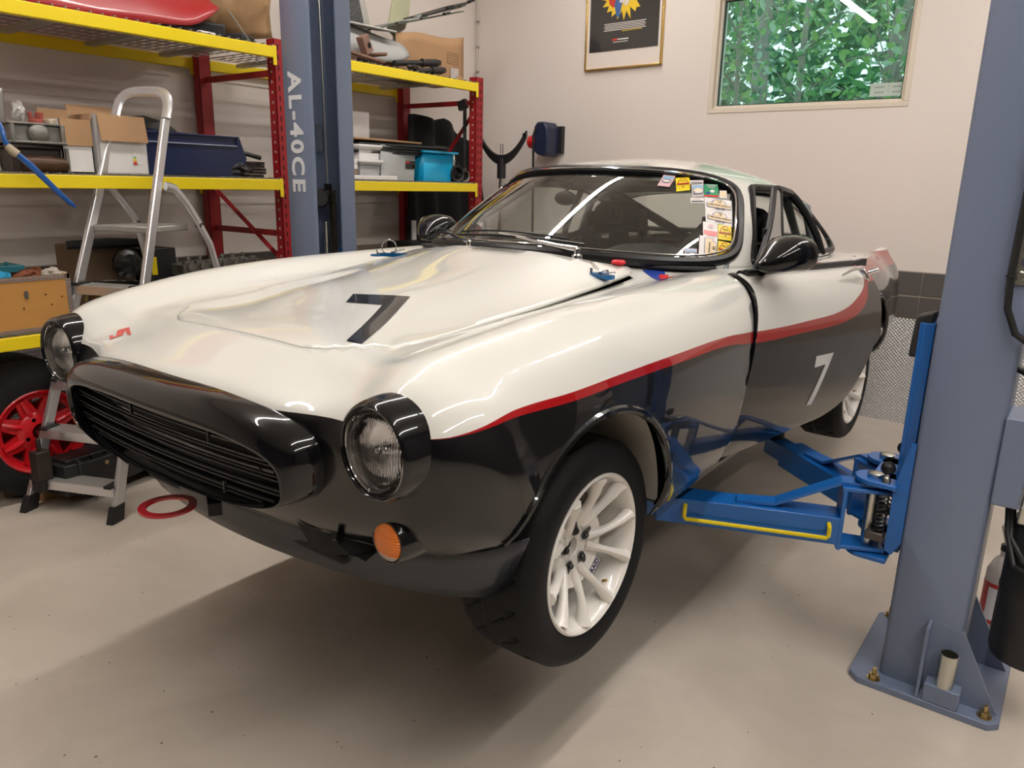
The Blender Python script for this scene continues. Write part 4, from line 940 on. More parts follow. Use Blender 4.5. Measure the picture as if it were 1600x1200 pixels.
for k in 'bkl':
    o=wsticker(ST[k],M_yel,'yellow_sticker',((.10,.90,.42,.95,M_mar,'h'),(.18,.82,.50,.88,M_yel,'h'),(.05,.95,.44,.53,M_mar),(.0,1.0,.33,.345,M_ink),(.0,1.0,.16,.175,M_ink),(.46,.54,.20,.30,M_ink)))
    stext(o,ST[k],.5,.66,'M·K',.012,M_ink)
for k in 'cf':
    o=wsticker(ST[k],M_lab,'lettered_sticker',((.06,.94,.15,.38,M_ink),(.1,.7,.62,.72,M_pink)))
wsticker(ST['d'],M_lab,'photo_sticker',((.06,.94,.08,.94,M_road),(.08,.92,.60,.92,M_skyp),(.08,.92,.42,.66,M_cream,'h'),(.2,.9,.22,.45,M_lab,'o')))
o=wsticker(ST['e'],M_grn,'green_sticker',((.0,1.0,.0,.12,M_dred),(.38,.72,.30,.52,M_lab,'o'),(.1,.4,.18,.34,M_blue,'o'))); stext(o,ST['e'],.5,.82,'TJURRU',.013,M_lab); stext(o,ST['e'],.5,.66,'RALLY',.011,M_lab)
wsticker(ST['g'],M_lab,'cream_sticker',((.1,.9,.2,.85,M_cream),))
for k,n_ in (('h','14'),('i','15')):
    o=wsticker(ST[k],M_lab,'rally_plate_sticker',((.22,.80,.50,.95,M_blue,'h'),(.25,.77,.50,.90,M_cream,'h'),(.06,.95,.22,.58,M_blue),(.08,.93,.25,.55,M_cream)))
    stext(o,ST[k],.5,.72,n_,.016,M_ink); stext(o,ST[k],.5,.40,'SVENSK SPORTVAGNSRALLY',.0068,M_ink); stext(o,ST[k],.5,.10,'BASTAD',.010,M_ink)
o=wsticker(ST['j'],M_lab,'red_scene_sticker',((.05,.95,.12,.42,M_dred),(.2,.85,.05,.2,M_dred,'o'),(.35,.7,.6,.85,M_pink,'o')))
o=wsticker(ST['m'],M_lab,'rally_plate_sticker',((.28,.75,.10,.93,M_blue),(.31,.72,.12,.91,M_cream),(.60,.97,.25,.80,M_blue,'o'),(.60,.94,.27,.78,M_cream,'o'))); stext(o,ST['m'],.78,.5,'16',.018,M_ink,1); stext(o,ST['m'],.52,.5,'SPORTVAGN',.0075,M_ink,1)
wsticker(ST['n'],M_pink,'photo_sticker',((.05,.95,.70,.92,M_skyp),(.05,.95,.1,.68,M_road),(.3,.9,.2,.55,M_lab,'o'),(.5,.8,.25,.45,M_yel,'o')))
# little names behind the quarter window
o=None
for k,(t_,z_) in enumerate((('/Å\\',.893),('H|H',.893),('A|A',.893))):
    q,n=dome(7.34+.10*k,.30)
    x=Vector((n.y*-1,n.x,0)).normalized()
    text(t_,.035,frame(q+n*.002,x,Vector((0,0,1))),'roof_lettering',mat('pale_gold_print',(.55,.42,.28),.4) if k==0 else bpy.data.materials['pale_gold_print'],car)
# ================================================================= LIFT
M_post=mat('grey_blue_enamel',(.175,.215,.315),.34,noise=.04,nscale=5,bump=.12,bscale=350)
M_lblue=mat('blue_enamel',(.008,.12,.42),.30,noise=.08,nscale=6,coat=.2); M_ly=mat('yellow_rod_paint',(.80,.62,.01),.35)
M_zinc=mat('zinc_plated',(.62,.62,.56),.28,metal=1); M_brass=mat('yellow_zinc',(.55,.42,.20),.3,metal=1)
M_letter=mat('white_lettering',(.72,.74,.78),.4)
PY0,PY1,PXI,PXO=.850,1.100,1.262,1.455
def post(sg,label):
    P=thing('lift_post',label,'car lift',(sg*1.35,.95,0))
    X=lambda x:sg*x-sg*1.35
    def bx(x0,x1,y0,y1,z0,z1,g): g.box(((X(x0)+X(x1))/2,(y0+y1)/2-.95,(z0+z1)/2),(abs(x1-x0),abs(y1-y0),abs(z1-z0)))
    g=G(); H=2.95; t=.008
    prof=[(PXI,PY0+.016),(PXI,PY0+.012),(PXI+.012,PY0),(PXO-.012,PY0),(PXO,PY0+.012),(PXO,PY1-.012),(PXO-.012,PY1),(PXI+.012,PY1),(PXI,PY1-.012),(PXI,PY1-.095)]
    inn=[(PXI+t,PY1-.095),(PXI+t,PY1-.014),(PXI+.016,PY1-t),(PXO-.016,PY1-t),(PXO-t,PY1-.016),(PXO-t,PY0+.016),(PXO-.016,PY0+t),(PXI+.016,PY0+t),(PXI+t,PY0+.014),(PXI+t,PY0+.0165)]
    pr=[(X(a),b-.95) for a,b in prof+inn]; n=len(prof)
    v=[(x,y,z) for z in (.02,H) for x,y in pr]; m=len(pr)
    f=[(i,(i+1)%m,m+(i+1)%m,m+i) for i in range(m)]
    for z in (0,m):
        for i in range(n-1): f.append((z+i,z+i+1,z+m-2-i,z+m-1-i))
    if sg<0: f=[q[::-1] for q in f]
    g.add(v,f); col=g.build('column',M_post,P,smooth=True,ang=50)
    g=G(); B=[(X(1.215),.79),(X(1.55),.79),(X(1.575),.815),(X(1.575),1.23),(X(1.55),1.25),(X(1.215),1.25),(X(1.185),1.22),(X(1.185),.82)]
    g.prism([(x,y-.95) for x,y in (B if sg>0 else B[::-1])],0,.02); g.build('base_plate',M_post,P,bevel=.002)
    g=G(); T=[(1.375,.02),(1.565,.02),(1.455,.235),(1.375,.245)]
    for yy in (PY0-.004,1.10):
        g=G()
        v=[(X(a),yy-.95,z) for a,z in T]+[(X(a),yy-.95+.008,z) for a,z in T]; g.add(v,[(3,2,1,0),(4,5,6,7),(0,1,5,4),(1,2,6,5),(2,3,7,6),(3,0,4,7)]); g.build('gusset',M_post,P)
    g=G(); bx(1.368,1.376,.795,PY0,.02,.243,g); g.build('gusset',M_post,P)
    g=G(); bx(1.385,1.475,.793,PY0-.005,.02,.075,g); g.build('socket_block',M_post,P,bevel=.003)
    g=G(); g.lathe([(.020,.0),(.024,0),(.024,.10),(.0215,.10),(.0205,.01)],28,Matrix.Translation((X(1.432),.817-.95,.075))); g.build('height_extension',M_zinc,P,smooth=True,ang=40)
    for bx_,by_ in ((1.255,.805),(1.538,.817),(1.55,1.21),(1.22,1.21)):
        g=G(); M=Matrix.Translation((X(bx_),by_-.95+.008,.02)); g.lathe([(.019,0),(.019,.003)],20,M); g.lathe([(.0135,.003),(.0135,.016)],6,M); g.lathe([(.0065,.016),(.0065,.034)],10,M); g.build('anchor_bolt',M_brass,P)
    return P,X,bx
lpR,XRf,bxR=post(1,'grey blue lift post on floor plate right of the car, holding blue arms')
lpL,XLf,bxL=post(-1,'grey blue lift post lettered AL-40CE standing between the car and shelving')
tx=text('AL-40CE',.125,frame((XLf(-1.335) if False else (-1.340+1.35),PY0-.95-.0015,1.575),(0,0,-1),(1,0,0)),'lettering',M_letter,lpL,bold=.0042,sp=1.22)
tx.scale=(1.0,.88,1)
# stretch the lettering to span the painted length
bb=[Vector(v) for v in tx.bound_box]; Lx=max(v.x for v in bb)-min(v.x for v in bb)
tx.matrix_local=frame((-.018,PY0-.95-.0015,1.612),(0,0,-1),(1,0,0))@Matrix.Diagonal((.515/Lx,.95,1,1))
# left post inner: ram, chain, pulley, cable, carriage top
g=G(); LX=-1.355+1.35
g.cyl((LX,.985-.95,.3),(LX,.985-.95,1.22),.011,14); g.build('ram',M_zinc,lpL,smooth=True)
g=G(); g.lathe([(.036,-.012),(.044,-.006),(.044,.006),(.036,.012)],28,Matrix.Translation((-1.365+1.35,.965-.95,1.33))@Matrix.Rotation(1.2,4,'Z')@Matrix.Rotation(PI/2,4,'X')); g.build('pulley',M_nut,lpL,smooth=True,ang=30)
g=G(); g.box((-1.375+1.35,.925-.95,1.28),(.05,.012,.24)); g.box((-1.34+1.35,.995-.95,1.38),(.05,.006,.03)); g.build('pulley_bracket',mat('black_steel',(.012,.012,.012),.5),lpL)
M_chain=mat('roller_chain',(.09,.075,.055),.45,metal=.7)
g=G()
for k in range(34): 
    z=1.36-.021*k; g.box((-1.325+1.35,1.005-.95,z),(.024,.024,.015)); g.box((-1.325+1.35,1.005-.95,z-.0105),(.030,.012,.006)) 
g.build('lift_chain',M_chain,lpL)
G().cyl((-1.35+1.35,1.0-.95,1.38),(-1.36+1.35,.99-.95,2.95),.005,8).build('lift_cable',M_zinc,lpL)
G().box((-1.29+1.35,1.03-.95,.98),(.03,.02,.25)).build('carriage',M_lblue,lpL)
G().box((-1.225+1.35,.99-.95,1.005),(.05,.30,.10)).build('door_buffer',mat('rubber_buffer',(.018,.018,.018),.6,bump=.2,bscale=40),lpL,bevel=.01)
g=G(); g.box((-1.42+1.35,1.02-.95,1.60),(.05,.005,.12)); g.build('latch_plate',M_zinc,lpL)
# carriage and arms on the right post (local coords relative to the post origin)
def L(p): return Vector((p[0]-1.35,p[1]-.95,p[2]))
g=G(); g.box(L((1.240,.975,.73)),(.026,.14,.68)); g.box(L((1.225,.915,.73)),(.02,.012,.68)); g.box(L((1.225,1.035,.73)),(.02,.012,.68))
car_r=g.build('carriage',M_lblue,lpR,bevel=.002)
g=G()
for yy in (.856,):
    T=[(1.222,.41),(1.242,.40),(1.262,.44),(1.262,.74),(1.250,.74),(1.226,.62),(1.222,.60)]
    v=[L((a,yy,z)) for a,z in T]+[L((a,yy+.012,z)) for a,z in T]; n=len(T); g.add(v,[tuple(range(n)),tuple(range(2*n-1,n-1,-1))]+[(i,n+i,n+(i+1)%n,(i+1)%n) for i in range(n)])
    g.build('carriage_cheek',M_lblue,lpR); g=G()
    v=[L((a,yy+.235,z)) for a,z in T]+[L((a,yy+.247,z)) for a,z in T]; g.add(v,[tuple(range(n)),tuple(range(2*n-1,n-1,-1))]+[(i,n+i,n+(i+1)%n,(i+1)%n) for i in range(n)])
g.build('carriage_cheek',M_lblue,lpR)
G().hexa([L(p) for p in ((1.195,.92,.97),(1.235,.92,.97),(1.235,1.0,.97),(1.195,1.0,.97),(1.200,.92,1.085),(1.245,.92,1.10),(1.245,1.0,1.10),(1.200,1.0,1.085))]).build('door_buffer',mat('rubber_buffer2',(.02,.02,.02),.6),lpR,bevel=.006)
PV=[(1.165,.895),(1.155,1.095)]
def lobe(z,th,g,r=.055):
    for px,py in PV:
        pts=[(px+r*math.cos(a)-1.35,py+r*math.sin(a)-.95) for a in np.linspace(PI*.5,PI*1.5,14)]
        pts+=[(1.232-1.35,py-r-.95),(1.232-1.35,py+r-.95)]
        g.prism(pts,z,z+th)
    g.prism([(1.15-1.35,.90-.95),(1.232-1.35,.90-.95),(1.232-1.35,1.10-.95),(1.15-1.35,1.10-.95)],z,z+th)
for zz in (.598,.372): g=G(); lobe(zz,.014,g); g.build('pivot_bracket',M_lblue,lpR,bevel=.002)
def arm(pv,d,Lr,name,side):
    """pv pivot, d direction (unit, xy), Lr length"""
    dx,dy=d; nx,ny=-dy*side,dx*side
    def Q(s,w,z): return L((pv[0]+dx*s+nx*w,pv[1]+dy*s+ny*w,z))
    g=G(); w=.048
    g.hexa([Q(.085,-w,.40),Q(Lr,-w,.40),Q(Lr,w,.40),Q(.085,w,.40),Q(.085,-w,.485),Q(Lr,-w,.485),Q(Lr,w,.485),Q(.085,w,.485)])
    a=g.build('lift_arm',M_lblue,lpR,bevel=.003)
    g=G() # clevis: end plate and two ears
    g.hexa([Q(.075,-w,.385),Q(.087,-w,.385),Q(.087,w,.385),Q(.075,w,.385),Q(.075,-w,.578),Q(.087,-w,.578),Q(.087,w,.578),Q(.075,w,.578)])
    for z in (.390,.570): g.hexa([Q(-.045,-.04,z),Q(.09,-w,z),Q(.09,w,z),Q(-.045,.04,z),Q(-.045,-.04,z+.012),Q(.09,-w,z+.012),Q(.09,w,z+.012),Q(-.045,.04,z+.012)])
    g.build('arm_clevis',M_lblue,a,bevel=.002)
    g=G() # bent strap
    ss=[(-.02,.594),(.09,.592),(.27,.500),(.38,.493)]
    for (s0,z0),(s1,z1) in zip(ss,ss[1:]):
        g.hexa([Q(s0,-.028,z0-.01),Q(s1,-.028,z1-.01),Q(s1,.028,z1-.01),Q(s0,.028,z0-.01),Q(s0,-.028,z0),Q(s1,-.028,z1),Q(s1,.028,z1),Q(s0,.028,z0)])
    g.build('arm_strap',M_lblue,a)
    g=G(); k=-1
    y0=-(w+.022); g.tube([Q(.115,-w,.465),Q(.115,y0,.46),Q(.115,y0,.435),Q(.12,y0,.428),Q(Lr-.095,y0,.428),Q(Lr-.09,y0,.435),Q(Lr-.09,y0,.46),Q(Lr-.09,-w,.465)],.0065,8)
    g.build('arm_handle',M_ly,a,smooth=True)
    return a,Q
a1,Q1=arm(PV[0],(-.935,-.355),.62,'front',-1)
a2,Q2=arm(PV[1],(-.77,.64),.50,'rear',1)
# sliding inner arms and pads under the sills
def inner(Q,par,L0,L1,z=.443,w=.036):
    g=G(); g.hexa([Q(L0,-w,z-.032),Q(L1,-w,z-.032),Q(L1,w,z-.032),Q(L0,w,z-.032),Q(L0,-w,z+.032),Q(L1,-w,z+.032),Q(L1,w,z+.032),Q(L0,w,z+.032)]); g.build('inner_arm',M_lblue,par,bevel=.003)
    g=G(); c=Q(L1-.02,0,z+.032); M=Matrix.Translation(c); g.lathe([(.03,-.02),(.03,.09),(.055,.092),(.055,.108),(.02,.11)],24,M); g.build('lift_pad',mat('pad_rubber',(.02,.02,.02),.7) if 'pad_rubber' not in bpy.data.materials else bpy.data.materials['pad_rubber'],par,smooth=True,ang=40)
inner(Q1,a1,.6,.74); inner(Q2,a2,.45,.62)
# folded front plate of the rear arm with two screws
g=G()
for (px,py) in PV:
    g=G(); M=Matrix.Translation(L((px,py,0))); g.lathe([(.017,.375),(.017,.615)],24,M); g.lathe([(.022,.612),(.022,.622),(.018,.624)],20,M); g.build('pivot_pin',M_zinc,lpR,smooth=True,ang=40)
for (px,py) in ((1.200,.862),(1.200,1.085)):
    g=G(); M=Matrix.Translation(L((px,py,0))); g.lathe([(.010,.60),(.013,.605),(.011,.625),(.007,.63),(.007,.64)],16,M); g.build('release_pin',M_zinc,lpR,smooth=True)
    G().sphere(L((px,py,.655)),.020,20).build('release_knob',M_rub,lpR,smooth=True)
    g=G(); g.tube([L((px+.014*math.cos(a),py+.014*math.sin(a),.46+.115*a/(2*PI*9))) for a in np.linspace(0,2*PI*9,110)],.0032,6); g.build('release_spring',M_nut if 'M_nut' in globals() else M_zinc,lpR,smooth=True)
    G().box(L((px-.01,py,.446)),(.05,.035,.026)).build('gear_block',mat('gear_steel',(.10,.09,.08),.4,metal=.6) if 'gear_steel' not in bpy.data.materials else bpy.data.materials['gear_steel'],lpR,bevel=.004)
# mirrored pair of arms on the left post, under the far side
for (px,py,dx,dy,Lr) in ((-1.165,.895,.766,-.642,.70),(-1.155,1.095,.93,.37,.60)):
    g=G(); 
    def QL(s,w,z): return Vector((px+dx*s-dy*w+1.35,py+dy*s+dx*w-.95,z))
    g.hexa([QL(.0,-.048,.462),QL(Lr,-.048,.462),QL(Lr,.048,.462),QL(.0,.048,.462),QL(.0,-.048,.548),QL(Lr,-.048,.548),QL(Lr,.048,.548),QL(.0,.048,.548)]); o=g.build('lift_arm',M_lblue,lpL,bevel=.003)
    g=G(); g.lathe([(.03,0),(.03,.03),(.055,.032),(.055,.05)],20,Matrix.Translation(QL(Lr-.05,0,.548))); g.build('lift_pad',M_rub,o)
# power unit on the back of the right post
pu=thing('hydraulic_power_unit','black cylindrical oil tank with aluminium pump block bolted to lift post','hydraulic pump',(1.605,.93,.17)); Z=lambda z:z-.17
g=G(); g.lathe([(.001,0),(.07,.0),(.092,.012),(.097,.03),(.097,.20),(.0985,.205),(.0985,.215),(.097,.22),(.097,.40),(.092,.41)],48); g.build('tank',mat('tank_black',(.010,.010,.011),.42,bump=.05,bscale=200),pu,smooth=True,ang=35)
g=G(); g.box((0,0,Z(.605)),(.17,.15,.05)); g.build('pump_flange',M_zinc,pu,bevel=.006)
M_alu=mat('cast_aluminium',(.60,.60,.62),.38,metal=.9,bump=.1,bscale=80)
g=G(); g.box((-.045,.0,Z(.72)),(.05,.12,.17)); g.box((.02,-.03,Z(.70)),(.07,.05,.14)); g.box((.02,-.06,Z(.735)),(.035,.03,.03)); g.box((.02,-.06,Z(.665)),(.035,.03,.03)); g.build('pump_block',M_alu,pu,bevel=.004)
g=G(); g.lathe([(.05,0),(.055,.01),(.055,.14),(.045,.155),(.001,.16)],28,Matrix.Translation((.03,.02,Z(.80)))); g.build('motor',M_alu,pu,smooth=True,ang=35)
g=G(); g.box((-.118,0,Z(.74)),(.065,.16,.24)); g.build('mount_channel',M_post,pu,bevel=.004)
for k,z in enumerate((.735,.665)): G().cyl((.02,-.072,Z(z)),(.02,-.080,Z(z)),.009,6).build('plug_screw',M_zinc,pu)
M_hose=mat('black_hose',(.012,.012,.012),.45)
g=G(); g.tube([(-.10,-.02,Z(.60)),(-.09,-.045,Z(.53)),(-.05,-.10,Z(.49)),(.02,-.14,Z(.50)),(.08,-.14,Z(.53))],.009,10); g.build('hydraulic_hose',M_hose,pu,smooth=True); g=G(); g.tube([(-.11,-.02,Z(.61)),(-.10,-.04,Z(.54)),(-.07,-.09,Z(.47)),(.0,-.15,Z(.47)),(.08,-.15,Z(.51))],.008,10); g.build('hydraulic_hose',M_hose,pu,smooth=True); g=G(); g.tube([(-.15,-.02,Z(.98)),(-.10,-.06,Z(.965)),(-.07,-.07,Z(.90)),(-.09,-.05,Z(.84))],.009,10); g.build('hydraulic_hose',M_hose,pu,smooth=True)
# control cable in a perforated rail
rl=thing('cable_rail','perforated galvanised rail with black cable clipped along the lift post','cable rail',(1.428,PY0-.006,1.20))
g=G(); g.box((0,0,.55),(.034,.006,1.10)); g.build('rail',M_zinc,rl,bevel=.001)
mh=mat('rail_hole',(.06,.07,.10),.8)
for k in range(26): G().prism([(.0085*math.cos(a),.012*math.sin(a)) for a in np.linspace(0,2*PI,10,endpoint=False)],0,.0006,Matrix.Translation((.003,-.0033,.055+.034*k))@Matrix.Rotation(PI/2,4,'X')).build('rail_slot',mh,rl)
g=G(); g.lathe([(.012,0),(.012,.004),(.009,.007)],14,Matrix.Translation((.0,-.003,.022))@Matrix.Rotation(PI/2,4,'X')); g.build('rail_screw',M_zinc,rl)
cb=G().tube([(.0,-.012,1.1),(-.012,-.014,.8),(-.018,-.014,.3),(-.020,-.014,.02),(-.014,-.016,-.06),(.012,-.018,-.12),(.05,-.012,-.145),(.10,.0,-.15)],.0085,10).build('control_cable',M_hose,rl,smooth=True)
for z in (.30,.02): G().tube([(-.019+.012*math.cos(a),-.012+.012*math.sin(a),z) for a in np.linspace(0,2*PI,13)[:-1]],.002,5,closed=True).build('cable_tie',M_rub,rl)
g=G(); g.box((1.52,.90,1.09),(.10,.08,.05)); g.lathe([(.02,0),(.02,.06)],16,Matrix.Translation((1.475,.86,1.08))@Matrix.Rotation(PI/2,4,'Y')); jb=g.build('junction_box',mat('junction_grey',(.16,.18,.20),.4),bevel=.006); tag(jb,'small grey junction box behind the top of the pump unit','junction box')
# oil bottle behind the tank
ob=thing('oil_bottle','translucent oil bottle with red and white label behind black tank','bottle',(1.50,1.42,0))
g=G(); g.lathe([(.001,0),(.04,0),(.045,.01),(.045,.20),(.03,.24),(.016,.255),(.016,.275)],24); g.build('bottle_body',mat('bottle_plastic',(.55,.50,.47),.35,alpha=.9),ob,smooth=True,ang=40)
g=G(); g.lathe([(.0458,.02),(.0458,.165)],24,cap=False); g.build('bottle_label',mat('label_red',(.45,.03,.03),.4),ob,smooth=True)
g=G(); g.lathe([(.0465,.035),(.0465,.150)],10,cap=False,a0=-2.2,a1=-.9); g.build('label_panel',mat('label_white',(.70,.70,.74),.4),ob,smooth=True)
g=G(); g.lathe([(.018,.275),(.018,.295)],16); g.build('bottle_cap',M_rub,ob)
g=G(); g.tube([(1.50,1.42,.29),(1.48,1.40,.36),(1.50,1.30,.44),(1.53,1.2,.48)],.006,8); ht=g.build('clear_hose',mat('clear_tube',(.55,.52,.42),.3)); tag(ht,'thin clear drain hose rising from the oil bottle','hose')
# ================================================================= RACK
M_rred=mat('rack_red',(.32,.009,.014),.42,bump=.05,bscale=80); M_ryel=mat('rack_yellow',(.86,.66,.01),.38,noise=.04,nscale=10); M_wire=mat('wire_deck',(.42,.41,.38),.4,metal=.8); M_slot=mat('slot_dark',(.015,.004,.004),.9)
SX0,SX1=-1.98,-2.68; SY=[-.405,1.245,2.875]; SZ=[.75,1.41,2.07]
rack=thing('storage_rack','red and yellow steel pallet rack with wire decks along the left wall','shelving',(-2.33,1.2,0))
def R_(x,y,z): return (x+2.33,y-1.2,z)
slot_me=None
for iy,y in enumerate(SY):
    for ix,x in enumerate((SX0,SX1)):
        g=G(); w=.075; d=-.06 if ix==0 else .06
        # open channel: web facing the aisle, two returns
        xf=x; 
        g.box(R_(xf+d/2*0-.0015,y,1.055),(.003,w,2.11)); g.box(R_(xf+ (-.03 if ix==0 else -.03),y-w/2+.0015,1.055),(.06,.003,2.11)); g.box(R_(xf-.03,y+w/2-.0015,1.055),(.06,.003,2.11))
        g.box(R_(xf-.03,y,.005),(.07,.09,.01))
        up=g.build('upright',M_rred,rack)
        if ix==0 and iy>0:
            for z in np.arange(.62,2.09,.05):
                for e in (-1,1):
                    if slot_me is None:
                        o=G().box((0,0,0),(.001,.007,.026)).build('slot',M_slot,up); slot_me=o.data
                    else: o=bpy.data.objects.new('slot',slot_me); COL.objects.link(o); o.parent=up
                    o.location=R_(xf+.0005,y+e*.014,float(z))
        if ix==0 and iy>0:
            g=G()
            for z in np.arange(.8,2.05,.05): g.box(R_(xf-.03,y-w/2-.0005,float(z)),(.012,.001,.012))
            o=g.build('side_holes',mat('hole_light',(.45,.40,.38),.6) if 'hole_light' not in bpy.data.materials else bpy.data.materials['hole_light'],up); o['kind']='stuff'
    for z in (.35,1.12,1.95): G().box(R_((SX0+SX1)/2-.03,y,z),(.62,.018,.032)).build('brace',M_rred,rack)
    for z0,z1 in ((.4,1.08),(1.16,1.90)) if iy!=1 else ((.95,1.36),):
        a=Vector(R_(SX1,y,z1 if iy==1 else z0)); b=Vector(R_(SX0-.04,y,z0 if iy==1 else z1))
        G().tube([a,b],.016,4,up=(0,1,0)).build('diagonal_brace',M_rred,rack)
for (y0,y1) in ((SY[0],SY[1]),(SY[1],SY[2])):
    for z in SZ:
        for x in (SX0+.012,SX1-.06):
            g=G(); g.box(R_(x-.012,(y0+y1)/2,z-.029),(.035,y1-y0-.085,.055)); 
            for e,yy in ((-1,y1-.045),(1,y0+.045)): g.box(R_(x+.004,yy,z-.045),(.006,.022,.095))
            g.build('beam',M_ryel,rack,bevel=.003)
        g=G(); ya,yb=y0+.045,y1-.045
        n=int((yb-ya)/.05)
        for k in range(n+1): yy=ya+(yb-ya)*k/n; g.box(R_((SX0+SX1)/2-.02,yy,z+.004),(.70,.0045,.0045)); g.box(R_(SX0-.005,yy,z+.006),(.028,.0055,.005)); 
        for k in range(8): xx=SX1+.02+(SX0-SX1-.03)*k/7; g.box(R_(xx,(ya+yb)/2,z+.0),(.0045,yb-ya,.0045))
        for k in range(4): yy=ya+(yb-ya)*(k+.5)/4; g.box(R_((SX0+SX1)/2-.03,yy,z-.016),(.66,.045,.02))
        o=g.build('wire_deck',M_wire,rack); o['kind']='stuff'
# ================================================================= THINGS ON THE RACK
M_card=mat('brown_cardboard',(.40,.235,.12),.8,noise=.12,nscale=6,bump=.1,bscale=20); M_cardd=mat('dark_cardboard',(.24,.16,.10),.8,noise=.15,nscale=5)
M_wcard=mat('white_cardboard',(.72,.70,.70),.6,noise=.03); M_blk=mat('black_part',(.014,.014,.015),.5,noise=.3,nscale=10,bump=.2,bscale=30)
M_cast=mat('grey_cast_metal',(.22,.215,.20),.5,metal=.7,noise=.35,nscale=9,bump=.3,bscale=30); M_greas=mat('greasy_metal',(.05,.04,.035),.4,metal=.5,noise=.5,nscale=8,bump=.3,bscale=25)
M_cloth=mat('black_cloth',(.007,.007,.008),.95,bump=.2,bscale=120)
D=.008
def plainbox(n,label,cat,c,s,m,rz=0,bev=.004,rot=None):
    o=G().box((0,0,s[2]/2),s).build(n,m,bevel=bev); o.location=c; o.rotation_euler=(0,0,rz); return tag(o,label,cat)
def openbox(n,label,c,s,m,rz=0,flaps=(),mf=None,ins=None):
    t=thing(n,label,'box',c,rz); w,d,h=s; k=.005; g=G()
    g.box((0,0,k/2),(w,d,k)); g.box((-w/2+k/2,0,h/2),(k,d,h)); g.box((w/2-k/2,0,h/2),(k,d,h)); g.box((0,-d/2+k/2,h/2),(w,k,h)); g.box((0,d/2-k/2,h/2),(w,k,h))
    g.build('carton',m,t)
    for (side,ln,ang) in flaps:
        g=G()
        if side in 'xX':
            e=1 if side=='X' else -1; g.box((ln/2,0,0),(ln,d*.98,k)); M=Matrix.Translation((e*(w/2),0,h))@(Matrix.Identity(4) if e>0 else Matrix.Rotation(PI,4,'Z'))@Matrix.Rotation(-ang,4,'Y')
        else:
            e=1 if side=='Y' else -1; g.box((0,ln/2,0),(w*.98,ln,k)); M=Matrix.Translation((0,e*(d/2),h))@(Matrix.Identity(4) if e>0 else Matrix.Rotation(PI,4,'Z'))@Matrix.Rotation(ang,4,'X')
        g.build('flap',mf or m,t,M=M)
    return t
zM,zT,zL=SZ[1]+.008,SZ[2]+.008,SZ[0]+.008
# middle shelf, left bay
b1=openbox('carton','tall white carton with one brown flap folded down, beside gearbox halves',(-2.16,.215,zM),(.20,.13,.225),M_wcard,0,(('X',.11,-1.52),('x',.05,1.45),('Y',.03,1.3)),M_card)
b2=openbox('carton','larger white carton with wide brown flap and energy sticker',(-2.17,.405,zM),(.24,.225,.255),M_wcard,.06,(('X',.115,-1.40),('x',.05,1.3)),M_card)
g=G(); g.box((.1215,.055,.08),(.001,.035,.07)); g.build('paper_label',M_wcard,b2); 
M_or=mat('label_orange',(.75,.30,.05),.5); M_gn=mat('label_green',(.10,.40,.10),.5)
for k,(m_) in enumerate((M_gn,M_ryel,M_or,M_dred0)): G().box((.1225,.048,.075-.009*k),(.001,.010+.003*k,.008)).build('energy_bar',m_,b2)
# blue slant-front bin
M_bbin=mat('navy_plastic',(.010,.018,.065),.35,noise=.1,nscale=5)
bb=thing('storage_bin','large navy blue plastic picking bin with slanted front','storage bin',(-2.25,.79,zM))
g=G(); P=[(-.28,0),(.235,0),(.28,.09),(.245,.19),(-.30,.21),(-.30,.02)]
# long axis along y; opening end to +y
W_=.36
n=len(P); v=[(x,-P[k][0]*-1,P[k][1]) for x in (-W_/2,W_/2) for k in range(n)]
g.add(v,[tuple(range(n)),tuple(range(2*n-1,n-1,-1))]+[(k,n+k,n+(k+1)%n,(k+1)%n) for k in range(n) if k!=3])
g.build('bin_body',M_bbin,bb,bevel=.004); g=G(); g.box((W_/2+.004,-.03,.155),(.008,.50,.006)); g.box((W_/2+.004,-.03,.195),(.012,.53,.008)); g.box((W_/2+.004,.225,.175),(.008,.010,.04)); g.build('bin_rim',M_bbin,bb,bevel=.001)
G().box((W_/2+.009,-.02,.152),(.001,.48,.004)).build('white_edge',mat('pale_edge',(.40,.45,.58),.5),bb)  # pale strip along the bin's lower rim
g=G(); g.tube([(-.10,-.28,.20),(-.02,-.26,.235),(.02,-.20,.24),(.06,-.12,.22),(.02,-.05,.20)],[.02,.035,.035,.03,.02],8,sq=.7); o=g.build('work_glove',mat('grey_glove',(.05,.05,.045),.9,bump=.3,bscale=30),smooth=True); o.location=(-2.2,.79,zM); tag(o,'dark work gloves bunched on the rim of the navy bin','gloves')
# gearbox halves
gb=thing('bell_housing','upper grey cast gearbox cover with round boss, left end of shelf','car part',(-2.18,.06,zM+.115))
g=G(); g.prism([(-.15,-.10),(.12,-.115),(.15,-.06),(.15,.10),(.10,.125),(-.15,.11)],0,.010); g.prism([(-.13,-.09),(.11,-.10),(.13,0),(.11,.10),(-.13,.09)],.01,.075); g.prism([(-.14,-.10),(.13,-.11),(.145,0),(.12,.115),(-.14,.10)],.075,.083)
g.sphere((.125,.0,.04),.045,18,(.7,1,1)); g.cyl((.12,-.095,0),(.12,-.095,.083),.012,8); g.cyl((.12,.1,-.0),(.12,.1,.083),.010,8); g.build('casting',M_cast,gb,bevel=.003,smooth=True)
gb2=thing('bell_housing','lower dirty gearbox cover stacked under the clean one','car part',(-2.18,.06,zM))
g=G(); g.prism([(-.14,-.10),(.12,-.11),(.14,0),(.11,.11),(-.14,.10)],.095,.106); g.prism([(-.12,-.09),(.10,-.10),(.12,0),(.10,.10),(-.12,.09)],.0,.095); g.build('casting',M_greas,gb2,bevel=.004,smooth=True)
